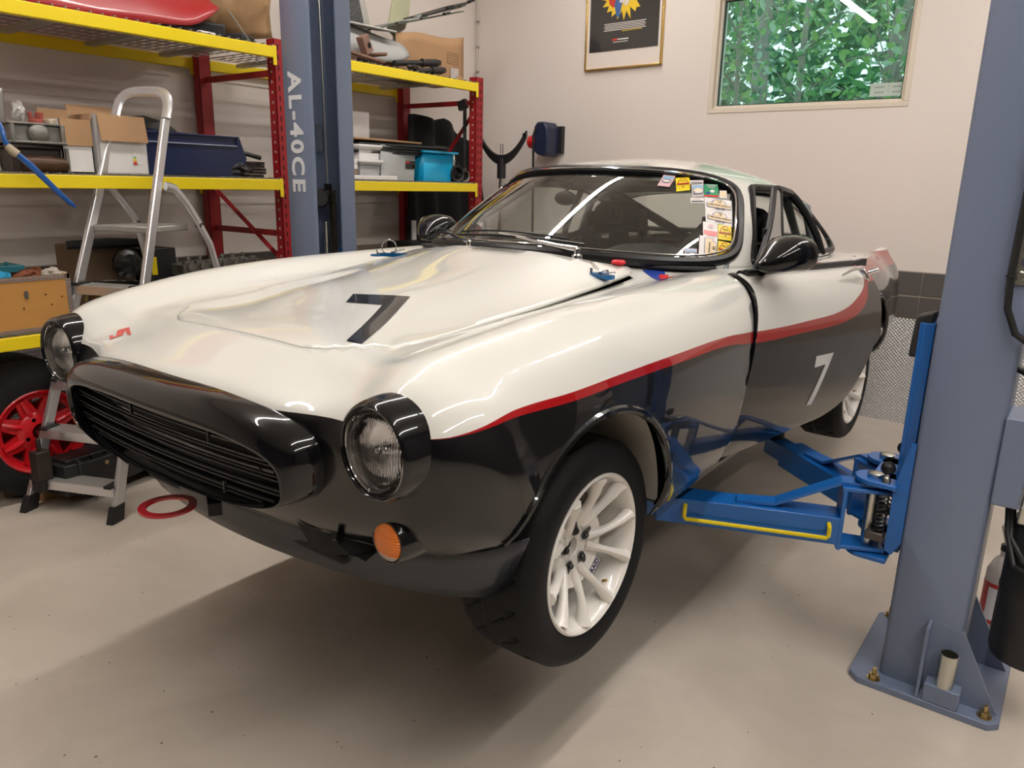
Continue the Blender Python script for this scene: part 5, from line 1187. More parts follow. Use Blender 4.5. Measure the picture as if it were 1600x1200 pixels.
g=G(); g.tube([(.13,-.075,.035),(.14,.02,.032),(.13,.09,.03)],[.032,.036,.030],12); g.build('filter_housing',mat('rusty_canister',(.07,.035,.02),.4,metal=.4,noise=.6,nscale=20),gb2,smooth=True)
for y in (.105,): g=G(); g.cyl((.125,y,0),(.125,y,.10),.009,8); g.build('stud',M_cast,gb2)
# distributor cap, bags, fan
dc=thing('distributor_cap','rusty red distributor cap with towers on the gearbox cover','car part',(-2.10,.075,zM+.198))
g=G(); g.lathe([(.028,0),(.028,.015),(.02,.02)],14)
for k in range(5): a=k*2*PI/5; g.cyl((.017*math.cos(a),.017*math.sin(a),.012),(.026*math.cos(a),.026*math.sin(a),.045),.0075,10)
g.build('cap_body',mat('terracotta_bakelite',(.36,.08,.06),.5),dc,smooth=True,ang=40)
def crumple(n,label,cat,c,r,m,sc=(1,1,1),seed=1,amp=.35):
    rr=random.Random(seed); g=G(); g.sphere((0,0,r*sc[2]),r,14,sc); g.v=[tuple(Vector((v[0],v[1],v[2]-r*sc[2]))*(1+rr.uniform(-amp,amp))+Vector((0,0,r*sc[2]))) for v in g.v]
    z0=min(v[2] for v in g.v); g.v=[(v[0],v[1],v[2]-z0) for v in g.v]
    o=g.build(n,m); o.location=c; return tag(o,label,cat)
crumple('plastic_bag','clear plastic bag crumpled beside the grey fan blade','bag',(-2.12,.02,zM+.198),.03,mat('clear_bag',(.55,.53,.50),.25,alpha=.7),(.8,.9,1.2),4)
o=plainbox('parts_box','small cream and black parts box lying open on gearbox cover','box',(-2.11,.135,zM+.198),(.05,.05,.022),M_cream0,.4)
fn=thing('cooling_fan','grey metal fan blade standing upright at the far left','fan blade',(-2.25,-.02,zM+.14))
g=G(); g.grid(lambda u,v:(.006*math.sin(PI*u)+.02*v,-.025+.05*u+.01*v+.012*(1-v)*(u-.5)*2,.03+.17*v),6,8); g.build('blade',M_alu0,fn,smooth=True,solid=.003)
g=G(); g.tube([(0,-.06,.0),(.0,-.03,.035),(0,.01,.03),(0,.03,.05)],[.012,.018,.016,.008],8,sq=.3); g.cyl((0,-.005,.0),(0,-.005,-.13),.02,10); g.build('hub',M_cast,fn,smooth=True)
cy=thing('shock_tube','pale grey tube standing at the left end of the shelf','tube',(-2.05,-.12,zM)); G().lathe([(.02,0),(.022,.005),(.018,.02),(.016,.14)],16).build('tube_body',M_alu0,cy,smooth=True,ang=40)
# blue lever hanging out over the beam
bv=thing('pry_bar','long blue steel lever with tan grip hanging over shelf edge','lever',(-1.93,-.10,1.30))
g=G(); P=[(-.06,-.03,.325),(-.02,-.02,.29),(.0,-.018,.235),(.0,-.012,.215)]
def Lv(p): return (p[0],p[1],p[2])
g.tube([(-.10,-.025,.315),(-.02,-.024,.305),(.0,-.02,.27),(.0,-.018,.235),(.008,.0,.20),(.012,.02,.182)],.0095,10); g.tube([(.012,.02,.182),(.02,.06,.14),(.03,.14,.045),(.035,.185,-.005),(.036,.205,-.022)],[.012,.013,.011,.010,.004],10,sq=.55); g.build('bar',mat('blue_bar_paint',(.005,.09,.36),.25,coat=.6),bv,smooth=True)
g=G(); g.tube([(.0,-.012,.216),(.008,.004,.196),(.012,.018,.184)],[.014,.017,.016],10); g.build('grip',mat('tan_grip',(.42,.36,.26),.7),bv,smooth=True)
# brake discs and dark parts near the right end of the left bay
for k in range(5):
    o=G().lathe([(.03,0),(.115,0),(.115,.014),(.03,.014),(.03,0)],28,cap=False).build('brake_rotor',M_greas,smooth=True,ang=30); o.location=(-2.2+.01*(k%2),1.12+.008*(k%3),zM+.0165*k); tag(o,('lowest','second lowest','middle','second highest','topmost')[k]+' dirty brown brake disc in the stack by the red upright','brake disc','stacked brake discs on the middle shelf')
crumple('cable_bundle','black cable bundle lying in front of the stacked discs','cable',(-2.08,1.03,zM),.05,M_blk,(1,1.2,.6),8)
o=G().tube([(-2.2,1.05,zM+.10),(-2.15,1.12,zM+.12),(-2.12,1.19,zM+.10)],.012,8).build('dark_pipe',M_blk,smooth=True); tag(o,'short dark pipe lying across the stacked discs','pipe')
# top shelf, left bay
rp=thing('body_panel','large red fibreglass car panel with ragged edge on top shelf','car panel',(-2.3,.45,zT))
def redp(u,v):
    y=-.75+1.30*u; top=.50; lo=.0+.06*max(0,(u-.55)/.45)+.09*max(0,(u-.85)/.15)**2
    z=lo+(top-lo)*v*(1-.55*max(0,(u-.70)/.3)**1.5)*1.0; x=.20-.16*v-.25*v*v+.02*math.sin(5*u)
    return (x,y-.02*math.sin(9*v)*u,z)
G().grid(redp,24,12).build('panel',mat('red_panel_paint',(.33,.012,.016),.35,noise=.08,nscale=2,coat=.3),rp,smooth=True,solid=.004)
bw=thing('wrapped_panel','panel wrapped in crumpled brown paper behind the red panel','wrapped part',(-2.35,1.10,zT+.02))
rr=random.Random(5)
def wrap(u,v):
    y=-.28+.62*u; z=.03+.15*abs(1-2*u)**2*.3+.50*v; x=.10*math.sin(PI*v)*math.sin(PI*u)+.015*rr.uniform(-1,1)+.05
    return (x,y,z-.10*math.sin(PI*u)*(1-v)*.2+.08*(1-u)*(1-v))
G().grid(wrap,14,12).build('paper',mat('brown_paper',(.36,.215,.105),.65,noise=.1,nscale=5,bump=.5,bscale=6),bw,smooth=True,solid=.004,)
bk=thing('trim_parts','black plastic trim parts heaped under the wrapped panel','car parts',(-2.2,1.0,zT)) if False else None
for k,(yy,xx,s,rz) in enumerate(((.78,-2.2,(.10,.22,.05),.2),(.98,-2.25,(.12,.20,.09),-.3),(1.13,-2.15,(.10,.13,.05),.5))):
    o=plainbox('trim_part','black trim part under the brown paper, '+('nearest the red panel','in the middle','next to the red upright')[k],'car part',(xx,yy,zT),s,M_blk,rz,.01)
o=plainbox('white_offcut','small white plastic offcut at the top shelf front edge','offcut',(-2.03,.86,zT),(.03,.09,.012),M_wcard,.1)
g=G(); g.tube([(-2.05,1.0,zT+.14),(-2.04,1.07,zT+.05),(-2.04,1.11,zT+.006)],.004,6); tag(g.build('metal_rod',M_zinc),'thin metal rod leaning against the brown wrapped panel','rod')
o=G().lathe([(.006,0),(.007,-.015),(.007,-.05),(.004,-.055)],10).build('hanging_plug',M_wcard,smooth=True); o.location=(-2.02,1.13,SZ[2]-.03+.0); tag(o,'small white plug hanging under the top shelf','plug')
# top shelf, right bay
rd=thing('radiator','grey radiator core with bright side tank on top shelf','radiator',(-2.40,2.08,zT))
g=G(); g.box((0,0,.34),(.03,.22,.60),r=(.25,0,0)); g.build('core',mat('radiator_core',(.10,.10,.10),.5,metal=.5,bump=1,bscale=90),rd); g=G(); g.box((0,.135,.34),(.04,.05,.64),r=(.25,0,0)); g.build('side_tank',M_alu0,rd,bevel=.004)
gp=thing('front_apron','curved grey primer car apron on top shelf','car panel',(-2.22,1.97,zT))
M_prim=mat('grey_primer',(.34,.34,.33),.5,noise=.08,nscale=3)
def apr(u,v):
    a=-.25+.62*u; return (.10-.10*v*v,a+.0*v,.03+.20*v-.09*(1-v)*(1-math.sin(PI*u*.8+.4))*0+.06*u*v*0+.03*math.cos(PI*u)-.10*(u**3)*(1-v)*-1)
G().grid(apr,16,8).build('apron',M_prim,gp,smooth=True,solid=.004); g=G(); g.box((.0,.06,.245),(.20,.40,.010),r=(0,.15,-.05)); g.build('apron_lip',mat('light_primer',(.50,.49,.47),.45),gp,bevel=.003)
ln=thing('plastic_cover','translucent yellow-green plastic cover standing on top shelf','cover',(-2.42,2.53,zT))
g=G(); pts=[(.02,.33),(.13,.33),(.15,.45),(.145,.58),(.06,.64),(0,.56),(-.10,.33),(-.12,.2)]
g.prism([(-.10,.30),(-.04,.27),(.06,.33),(.10,.42),(.12,.60),(.02,.62),(-.03,.56)],0,.02,Matrix(((0,0,1,0),(1,0,0,0),(0,1,0,0),(0,0,0,1)))); g.box((.0,-.02,.15),(.02,.03,.30)); g.build('cover',mat('yellow_green_plastic',(.50,.50,.33),.35,alpha=.85),ln,bevel=.006)
cb_=thing('carton','long brown cardboard box with label, right end of top shelf','box',(-2.36,2.64,zT)); 
g=G()
def cbx(u,v): return (.14+.02*math.sin(7*u)*v*(1-u),-.32+.66*u,.0+(.25+.07*u+.01*math.sin(6*u))*v)
g.grid(cbx,12,5); g.build('carton_side',M_card,cb_,smooth=True,solid=.005)
g=G(); g.box((-.0,.34,.16),(.28,.006,.32)); g.box((-.14,.0,.12),(.006,.66,.24)); g.box((0,0,.003),(.28,.66,.006)); g.build('carton_walls',M_card,cb_)
G().box((.146,.24,.05),(.002,.085,.11)).build('shipping_label',mat('label_print',(.50,.45,.42),.5,noise=.6,nscale=60),cb_)
for k in range(5): G().box((.147,.22,.13+.018*k),(.001,.11,.0015)).build('printed_line',M_blk,cb_)
for zz,yy in ((.165,.165),(.165,.275)): G().box((.147,yy,zz),(.001,.0015,.07)).build('printed_line',M_blk,cb_)
crumple('torn_paper','torn brown paper scrap hanging over the yellow beam','paper',(-1.99,2.68,zT-.02),.02,M_card,(.6,1.4,.8),6)
for k,(z,y0,y1,x,rt) in enumerate(((.290,2.12,3.0,-2.30,.15),(.310,2.35,3.05,-2.36,.17),(.30,2.55,3.03,-2.26,.13))):
    g=G(); L_=y1-y0; g.prism([(-.13,-L_/2),(.12,-L_/2),(.14,L_/2-.08),(.02,L_/2),(-.12,L_/2-.05)],0,.006); 
    for j in range(3): g.box((.125,-L_/2+.2+.22*j,.010),(.03,.05,.015))
    o=g.build('sheet_panel',(mat('sheet_grey_green',(.10,.11,.09),.45,metal=.4,noise=.4,nscale=8),mat('sheet_grey',(.40,.42,.40),.4,metal=.3),M_blk)[k]); o.location=(x,(y0+y1)/2,zT+.285+.30*((y0+y1)/2-2.3)+.018*k); o.rotation_euler=(.285+.03*k,0,-.05); tag(o,('long dark sheet panel lying lowest on the carton','bent pale sheet panel lying on the carton, topmost','short black sheet piece lying on the carton end')[k],'sheet metal')
def shock(c,L_,label):
    t=thing('shock_absorber',label,'shock absorber',c,.03); t.rotation_euler=(.13,0,.03); g=G(); g.cyl((0,-L_/2,.03),(0,L_*.15,.03),.017,16); g.cyl((0,L_*.15,.03),(0,L_/2,.03),.023,16); g.build('damper_body',M_blk,t,smooth=True,ang=40); g=G(); g.cyl((-.012,L_/2+.02,.03),(.012,L_/2+.02,.03),.018,14); g.lathe([(.025,-.006),(.028,0),(.025,.006)],16,Matrix.Translation((0,L_*.15,.03))@Matrix.Rotation(PI/2,4,'X')); g.build('mount_eye',M_greas,t,smooth=True,ang=40); return t
shock((-2.08,2.36,zT+.035),.40,'upper long black shock absorber lying at the shelf front'); shock((-2.03,2.42,zT-.006),.26,'lower short black shock absorber at the shelf front edge')
crumple('engine_bits','small greasy linkage parts heaped between the shock absorbers','car parts',(-2.03,2.28,zT),.03,M_greas,(1,1.6,.6),9)
rb=thing('rusty_bracket','rusty brown square bracket with round hole on top shelf','bracket',(-2.07,1.93,zT+.02),.1)
M_rust=mat('rust_brown',(.23,.13,.10),.75,noise=.3,nscale=14)
g=G(); g.box((0,-.015,.09),(.05,.06,.10),r=(.5,0,0)); g.prism([(-.04,-.03),(.05,-.02),(.09,.0),(.06,.03),(-.04,.03)],.02,.035,Matrix.Translation((0,.08,.02))); g.build('bracket_body',M_rust,rb,bevel=.003)
G().lathe([(.001,0),(.016,0)],18,frame((.0265,-.005,.085),(0,1,0),(0,0,1))).build('bracket_hole',M_blk,rb)
g=G(); g.box((-2.06,1.84,zT+.045),(.06,.42,.012),r=(-.08,0,.05)); g.box((-2.07,1.80,zT+.02),(.05,.06,.04)); tag(g.build('rusty_rail',M_rust),'long rusty rail lying under the square bracket','car part')
# middle shelf, right bay
plainbox('white_board','white box end standing behind the cardboard sheets','box',(-2.42,2.12,1.66),(.10,.19,.185),M_wcard)
o=plainbox('support_box','dark box carrying the cardboard sheets at the back','box',(-2.45,2.10,zM),(.30,.50,.235),M_blk)
plainbox('cardboard_sheet','flat brown cardboard sheet on the back stack','cardboard',(-2.35,2.15,1.655),(.45,.62,.012),M_card,.05)
for k in range(4):
    g=G(); g.prism([(-.12,-.40),(.14,-.38),(.16,.34),(.10,.40),(-.10,.38)],0,.014); g.box((.10,.30,.016),(.05,.10,.012)); o=g.build('door_card',M_blk,bevel=.003); o.location=(-2.24+.01*k,2.24+.012*k,1.635-.0+.016*k-.062+.005); o.rotation_euler=(0,0,-.03*k); tag(o,('lowest','second lowest','second highest','topmost')[k]+' black flat trim board in the stack above the clear bin','trim board','black trim boards stacked above the clear bin')
def bin_(n,label,c,s,m,rim,taper=.88,lid=None):
    t=thing(n,label,'storage bin',c); w,d,h=s; a=taper; g=G(); k=.004
    def q(sx,sy,z): f=a+(1-a)*z/h; return (sx*w/2*f,sy*d/2*f,z)
    P=[q(-1,-1,0),q(1,-1,0),q(1,1,0),q(-1,1,0),q(-1,-1,h),q(1,-1,h),q(1,1,h),q(-1,1,h)]
    g.add(P,[(3,2,1,0),(0,1,5,4),(1,2,6,5),(2,3,7,6),(3,0,4,7)]); g.build('bin_body',m,t,solid=.003,smooth=True,ang=20)
    g=G(); r=rim
    for c_,s_ in (((w/2+r/2,0,h-.006),(r,d+2*r,.012)),((-w/2-r/2,0,h-.006),(r,d+2*r,.012)),((0,d/2+r/2,h-.006),(w,r,.012)),((0,-d/2-r/2,h-.006),(w,r,.012))): g.box(c_,s_)
    g.build('bin_rim',m,t)
    if lid: g=G(); g.box((0,0,h+.008),(w+.03,d+.03,.018)); g.build('lid',lid,t,bevel=.005)
    return t
M_clear=mat('frosted_plastic',(.40,.41,.41),.3,alpha=.88,noise=.1); M_cyan=mat('cyan_plastic',(.004,.34,.62),.32,noise=.04)
cl=bin_('clear_bin','frosted grey plastic crate with handle slot beside cyan bin',(-2.24,2.20,zM),(.30,.31,.215),M_clear,.008,.94)
G().prism([(.045*math.cos(a),.018*math.sin(a)*(1 if math.sin(a)<0 else .5)) for a in np.linspace(0,2*PI,18,endpoint=False)],0,.002,frame((.149,.03,.18),(0,1,0),(0,0,1))).build('handle_slot',M_blk,cl)
lb=G().box((.146,.11,.10),(.002,.09,.05)).build('bin_label',M_blk,cl); G().box((.148,.085,.115),(.001,.03,.010)).build('label_red',M_dred0,cl); G().lathe([(.001,0),(.009,0)],12,frame((.148,.135,.09),(0,1,0),(0,0,1))).build('label_dot',M_or,cl)
cyb=bin_('cyan_bin','bright cyan plastic bin with lid rim on middle shelf','' or (-2.22,2.55,zM),(.32,.30,.195),M_cyan,.022,.90)
tb=bin_('clear_tub','lower frosted tub with white lid',(-2.20,1.955,zM+.028),(.22,.17,.075),M_clear,.006,.92,M_wcard)
tb2=bin_('white_tub','white lidded plastic tub stacked on the frosted tub',(-2.20,1.955,zM+.122),(.21,.165,.07),M_wcard,.006,.95,M_wcard)
plainbox('white_tray','long white flat tray on shelf under the tubs','tray',(-2.16,1.90,zM),(.26,.46,.026),M_wcard,.02)
for k in range(3): plainbox('small_carton',('lowest dark','middle pale','topmost pale')[k]+' thin carton in the pile beside the tubs','box',(-2.12,1.765,zM+.028+.032*k),(.10,.14,.030),M_wcard if k else M_cardd,.02*k)['group']='thin cartons piled beside the tubs'
M_drk=mat('dark_rubber_ring',(.02,.02,.02),.5)
for k,(yy,r) in enumerate(((2.735,.052),(2.815,.038))):
    g=G(); g.lathe([(r,-.04),(r*1.05,-.035),(r*1.05,.035),(r,.04),(r*.8,.035),(r*.8,-.035),(r,-.04)],26,Matrix.Translation((-2.08,yy,zM+r*1.06))@Matrix.Rotation(PI/2,4,'Y')@Matrix.Rotation(.3,4,'X'),cap=False); g.box((-2.06,yy,zM+r*2.1),(.02,.012,.03)); tag(g.build('pipe_clamp',M_cast if k else M_drk,smooth=True,ang=40),('large black pipe clamp beside the cyan bin','smaller grey pipe clamp beside the red upright')[k],'pipe clamp')
crumple('foil_bag','crumpled silver foil bag on the shelf by the red upright','bag',(-2.16,2.80,zM+.085),.03,M_zinc,(.6,.6,1.4),12)
# hanging black cloth behind the right end, and folding stand
ck=thing('black_cover','black cloth cover draped on the wall behind the rack end','cloth',(-2.50,3.10,.9))
def clo(u,v):
    y=-.42+.85*u+.05*(1-v)*(u-.5); z=(.97-.22*max(0,u-.5)*2)*v+(.015*math.sin(14*u) if v>.99 else 0); x=.045*math.sin(22*u+2*v)*(1-.3*v)+.03*math.sin(9*u); return (x,y+.15*(u>.5)*(1-v)*(u-.5),z)
G().grid(clo,60,10).build('cloth',M_cloth,ck,smooth=True,solid=.006)
st=thing('wheel_stand','chrome pole with curved black rack arms standing by back wall','stand',(-2.11,3.3,0))
g=G(); g.cyl((0,0,.03),(0,0,1.48),.018,16); g.build('pole',M_zinc,st,smooth=True,ang=30)
g=G(); g.cyl((0,0,1.45),(0,0,1.60),.033,16); g.build('collar',M_blk,st,smooth=True,ang=30)
g=G(); A=[(x,1.775-.19*(1-(x/.23)**2)) for x in np.linspace(-.235,.225,17)]; P=[(x,z+.024+.012*(1-abs(x)/.24)) for x,z in A]+[(x,z-.024-.012*(1-abs(x)/.24)) for x,z in A[::-1]]
n=17; v=[(x,y,z) for y in (-.012,.012) for x,z in P]; m=len(P); f=[(i,i+1,m-2-i,m-1-i) for i in range(n-1)]; f2=[(m+m-1-i,m+m-2-i,m+i+1,m+i) for i in range(n-1)]; g.add(v,f+f2+[(i,m+i,m+(i+1)%m,(i+1)%m) for i in range(m)]); g.build('curved_arm',M_blk,st,bevel=.003)
for x in (-.222,.212): G().lathe([(.001,0),(.012,0)],12,Matrix.Translation((x,-.016,1.762))@Matrix.Rotation(PI/2,4,'X')).build('arm_hole',M_wcard,st)
for x in (-.012,.010): g=G(); g.cyl((x,0,1.6),(x,0,1.70),.003,6); g.build('spike',M_blk,st)
g=G(); g.box((0,0,.015),(.5,.05,.03)); g.box((0,0,.015),(.05,.5,.03)); g.build('stand_foot',M_blk,st,bevel=.005)
pt=thing('black_prop','black tubular prop leaning inside the rack end frame','prop',(-2.10,2.86,zM)); g=G(); g.cyl((0,0,0),(.0,0,.50),.013,12); g.box((-.02,0,.52),(.07,.03,.06),r=(0,-.3,0)); g.build('prop_tube',M_blk,pt,smooth=True,ang=30)
# hose reel on the back wall
hr=thing('hose_reel','dark navy hose reel with red hub mounted on back wall','hose reel',(-1.955,YB,1.64))
g=G()
def reelp(sx): return [(-.10,.02),(-.06,.0),(.05,-.02),(.075,.0),(.085,.10),(.08,.19),(.03,.235),(-.06,.235),(-.10,.20)]
P=reelp(1); v=[(x,y,z) for y in (-.20,-.03) for x,z in [(-.06+ (p[0]+.1)*.70,p[1]) for p in P]]; n=len(P)
g.add(v,[tuple(range(n)),tuple(range(2*n-1,n-1,-1))]+[(i,n+i,n+(i+1)%n,(i+1)%n) for i in range(n)]); g.build('reel_case',mat('navy_case',(.015,.022,.06),.4),hr,bevel=.012)
g=G(); g.lathe([(.001,0),(.042,0),(.048,.008),(.048,.07)],24,Matrix.Translation((-.118,-.165,.09))@Matrix.Rotation(PI/2,4,'Y')); g.build('red_hub',M_dred0,hr,smooth=True,ang=30)
g=G(); g.box((.07,-.02,.11),(.05,.04,.20)); g.box((-.02,-.015,.11),(.10,.03,.08)); g.build('wall_bracket',M_blk,hr)
g=G(); g.tube([(-.03,-.215,.19),(-.045,-.225,.13),(-.05,-.21,.0),(-.05,-.20,-.3),(-.05,-.19,-.7)],.009,8); g.build('reel_hose',M_blk,hr,smooth=True)
# low shelf
cs=thing('flight_case','open plywood case with riveted aluminium edges on the low shelf','case',(-2.10,-.16,zL))
M_ply=mat('varnished_plywood',(.52,.26,.075),.35,noise=.14,nscale=5,stretch=(1,.6,4)); M_alp=mat('case_aluminium',(.42,.41,.40),.4,metal=.8)
W2,D2,H2=.24,.48,.235
g=G(); g.box((W2/2-.004,0,H2/2),(.008,D2,H2)); g.box((-W2/2+.004,0,H2/2),(.008,D2,H2)); g.box((0,D2/2-.004,H2/2),(W2,.008,H2)); g.box((0,-D2/2+.004,H2/2),(W2,.008,H2)); g.box((0,0,.005),(W2,D2,.01)); g.build('case_body',M_ply,cs)
g=G(); x=W2/2+.001; 
for c_,s_ in (((x,0,H2-.009),(.003,D2,.018)),((x,0,.009),(.003,D2,.018)),((x,D2/2-.009,H2/2),(.003,.018,H2)),((x,-D2/2+.009,H2/2),(.003,.018,H2)),((0,D2/2+.001,H2-.009),(W2,.003,.018)),((0,D2/2+.001,.009),(W2,.003,.018)),((x-.009,D2/2+.001,H2/2),(.018,.003,H2))): g.box(c_,s_)
g.build('case_edging',M_alp,cs)
M_rivet=mat('orange_rivet',(.40,.14,.07),.5); rm=None
def rivet(y,z):
    global rm
    if rm is None: o=G().lathe([(.004,0),(.003,.0015),(.001,.002)],8,Matrix.Rotation(PI/2,4,'Y')).build('rivet',M_rivet,cs); rm=o.data
    else: o=bpy.data.objects.new('rivet',rm); COL.objects.link(o); o.parent=cs
    o.location=(x+.0015,y,z)
for k in range(30): rivet(-D2/2+.014+.0156*k,.009)
for k in range(30): rivet(-D2/2+.014+.0156*k,H2-.009)
for k in range(13): rivet(D2/2-.009,.026+.0155*k)
g=G(); g.prism([(.009*math.cos(a),.018*math.sin(a)) for a in np.linspace(0,2*PI,16,endpoint=False)],0,.003,frame((x,.06,.16),(0,1,0),(0,0,1))); g.build('case_lock',M_zinc,cs)
for y_,z_ in ((.135,.155),(.20,.14),(.155,.11),(.045,.105)): G().lathe([(.001,0),(.0035,0)],8,frame((x+.0002,y_,z_),(0,1,0),(0,0,1))).build('screw_hole',M_blk,cs)
for k,(yy,xx,c_,lb_) in enumerate(((-.05,-2.08,(.20,.06,.03),'leather brown rag'),(.0,-2.12,(.26,.09,.04),'tan leather scrap'),(.04,-2.05,(.45,.40,.34),'cream cloth scrap'),(-.17,-2.05,(.01,.25,.45),'bright blue rag'))):
    crumple('cloth_scrap',lb_+' spilling from the open plywood case','rag',(xx,yy,zL+.19),.035,mat('rag_%d'%k,c_,.8),(1,1.3,.8),k+20)
g=G(); g.prism([(-.08,-.10),(.08,-.10),(.09,.10),(-.07,.10)],0,.03); g.cyl((.05,-.03,.03),(.05,-.03,.045),.008,8); g.cyl((.05,.04,.03),(.05,.04,.045),.008,8); o=g.build('teal_toolbox',mat('teal_metal',(.02,.16,.20),.4),bevel=.005); o.location=(-2.25,-.12,zL+.235); tag(o,'small teal metal box with two knobs behind the plywood case','tool box')
pl=thing('stock_pot','polished steel pot behind the step ladder','pot',(-2.12,.33,zL)); g=G(); g.lathe([(.001,0),(.12,0),(.125,.01),(.125,.15),(.133,.153),(.133,.158),(.125,.16),(.12,.155),(.12,.02)],40); g.build('pot_body',mat('polished_steel',(.60,.58,.56),.15,metal=1),pl,smooth=True,ang=30)
plainbox('parts_carton','worn dark brown carton behind the ladder','box',(-2.42,.40,zL+.0),(.25,.26,.32),M_cardd,.05)
G_=thing('differential','black round engine cover leaning on the brown carton','car part',(-2.22,.46,zL+.165)); g=G(); g.lathe([(.06,-.02),(.075,-.01),(.075,.01),(.05,.03),(.02,.035),(.001,.035)],10,Matrix.Translation((0,0,.07))@Matrix.Rotation(PI/2,4,'Y')); g.build('cover',mat('shiny_black',(.02,.02,.018),.25,coat=.4),G_,smooth=True,ang=30)
plainbox('black_crate','black crate with yellow sticker behind the ladder','crate',(-2.34,.62,zL),(.26,.16,.30),M_blk,.1); plainbox('yellow_card','yellow card on the side of the black crate','card',(-2.205,.585,zL+.17),(.004,.03,.09),M_ryel)
o=G().tube([(-2.3,.22,zL+.33),(-2.25,.4,zL+.335),(-2.27,.62,zL+.325)],[.02,.026,.02],10).build('black_hose',M_blk,smooth=True); tag(o,'thick black hose lying over the brown carton','hose')
ch=thing('cylinder_head','aluminium cylinder head with valve ports lying on low shelf','engine part',(-2.22,.93,zL+.16),.08)
g=G(); g.box((0,0,.03),(.18,.50,.06)); 
for k in range(7): g.cyl((.09,-.21+.07*k,.045),(.105,-.21+.07*k,.045),.022,12); g.box((.05,-.21+.07*k,.065),(.03,.03,.02)); g.cyl((-.03,-.21+.07*k,.06),(-.03,-.21+.07*k,.09),.012,10)
g.build('head_casting',M_cast,ch,bevel=.004)
plainbox('engine_block','greasy dark engine block under the cylinder head','engine part',(-2.22,.93,zL),(.22,.56,.155),M_greas,.08,.01)
for k in range(4):
    o=G().lathe([(.03,-.02),(.034,-.015),(.034,.015),(.03,.02),(.022,.02),(.022,-.02)],20,Matrix.Rotation(PI/2,4,'Y')).build('piston',M_greas,smooth=True,ang=30); o.location=(-2.07,.56+.075*k,zL+.036); tag(o,('first','second','third','fourth')[k]+' greasy piston from the left in the row below the cylinder head','piston','pistons in a row on the low shelf')
for k in range(3):
    crumple('engine_part',('dark exhaust parts heaped left of the lift post','black suspension parts heaped behind the lift post','dark rubber parts on the low shelf right of the lift post')[k],'car parts',(-2.2,1.45+.45*k,zL),.10,M_blk,(1.0,1.9,.9),30+k,.18)
plainbox('dark_crate','dark crate on the low shelf under the black cloth','crate',(-2.3,2.62,zL),(.4,.30,.24),M_blk,0,.01)
plainbox('white_plank','white upright strip standing behind the red brace','strip',(-2.45,2.70,zL),(.02,.04,.38),M_wcard)
g=G(); g.tube([(-2.1,2.83+.06*math.cos(a),zL+.02+.02*a/3) for a in np.linspace(0,12,40)],.008,6); tag(g.build('wire_coil',mat('pale_wire',(.30,.27,.20),.5),smooth=True),'pale wire coil on the low shelf beside the red upright','wire coil')
# floor level under the rack
M_rw=mat('red_wheel_paint',(.62,.010,.018),.28,coat=.4)
def redwheel(c,label,rz,R=.30):
    t=thing('racing_wheel',label,'wheel',(c[0],c[1],0),rz)
    Mx=Matrix.Translation((0,0,R))@Matrix(((0,0,1,0),(1,0,0,0),(0,1,0,0),(0,0,0,1)))
    g=G(); g.lathe([(.185,-.01),(.19,0),(.225,.012),(.27,.008),(R-.012,-.01),(R,-.035),(R+.001,-.09),(R,-.17),(R-.015,-.195),(.25,-.205),(.19,-.20)],64,Mx,cap=False); g.build('tyre',M_tyre0,t,smooth=True,ang=30)
    g=G(); g.lathe([(.187,-.005),(.192,.003),(.186,.006),(.178,0),(.172,-.012),(.165,-.03),(.150,-.035)],64,Mx,cap=False); g.lathe([(.165,-.03),(.163,-.18),(.187,-.19)],48,Mx,cap=False)
    g.lathe([(.036,-.02),(.038,-.014),(.085,-.020),(.092,-.026),(.09,-.05),(.036,-.055),(.036,-.02)],48,Mx,cap=False)
    for k in range(8):
        a=2*PI*(k+.5)/8; Q=Mx@Matrix.Rotation(a,4,'Z'); g.prism([(.085,-.036),(.158,-.026),(.158,.026),(.085,.036)],-.045,-.027,Q); g.tube([Q@Vector((.08,0,-.028)),Q@Vector((.12,0,-.022)),Q@Vector((.160,0,-.028))],[.013,.013,.009],8)
    g.build('rim',M_rw,t,smooth=True,ang=40)
    for k in range(4):
        a=2*PI*k/4+.4; Q=Mx@Matrix.Translation((.062*math.cos(a),.062*math.sin(a),-.016)); G().lathe([(.001,0),(.009,0)],12,Q).build('bolt_hole',M_blk,t)
    return t
redwheel((-2.03,-.09),'red eight spoke racing wheel with wide tyre under the rack',0); redwheel((-2.27,-.09),'second racing wheel hidden behind the red one',0)
redwheel((-2.30,.62),'racing wheel standing deeper under the rack behind the car nose',0)
gx=thing('gearbox','black ribbed gearbox lying on the floor behind the ladder','gearbox',(-1.90,.07,0),.15)
g=G(); g.prism([(-.09,-.22),(.08,-.20),(.10,-.05),(.07,.25),(-.07,.26),(-.10,0)],.06,.20); 
for k in range(6): g.box((.0,-.14+.07*k,.13),(.19-.012*k,.010,.165))
g.box((0,.0,.205),(.12,.36,.02)); g.cyl((-.02,-.22,.13),(-.02,-.27,.13),.05,14); g.build('gearbox_case',M_blk,gx,bevel=.006)
g=G(); g.box((.0,-.25,.21),(.06,.06,.13)); g.cyl((.0,-.25,.27),(.0,-.25,.33),.009,12); g.build('shift_tower',M_greas,gx,bevel=.006); G().cyl((.085,-.02,.17),(.098,-.02,.17),.010,8).build('brass_plug',M_brass,gx); G().cyl((.08,-.13,.08),(.10,-.13,.08),.014,10).build('drain_plug',M_greas,gx)
g=G(); g.box((0,.28,.05),(.20,.10,.09)); g.build('tail_mount',M_blk,gx,bevel=.01)
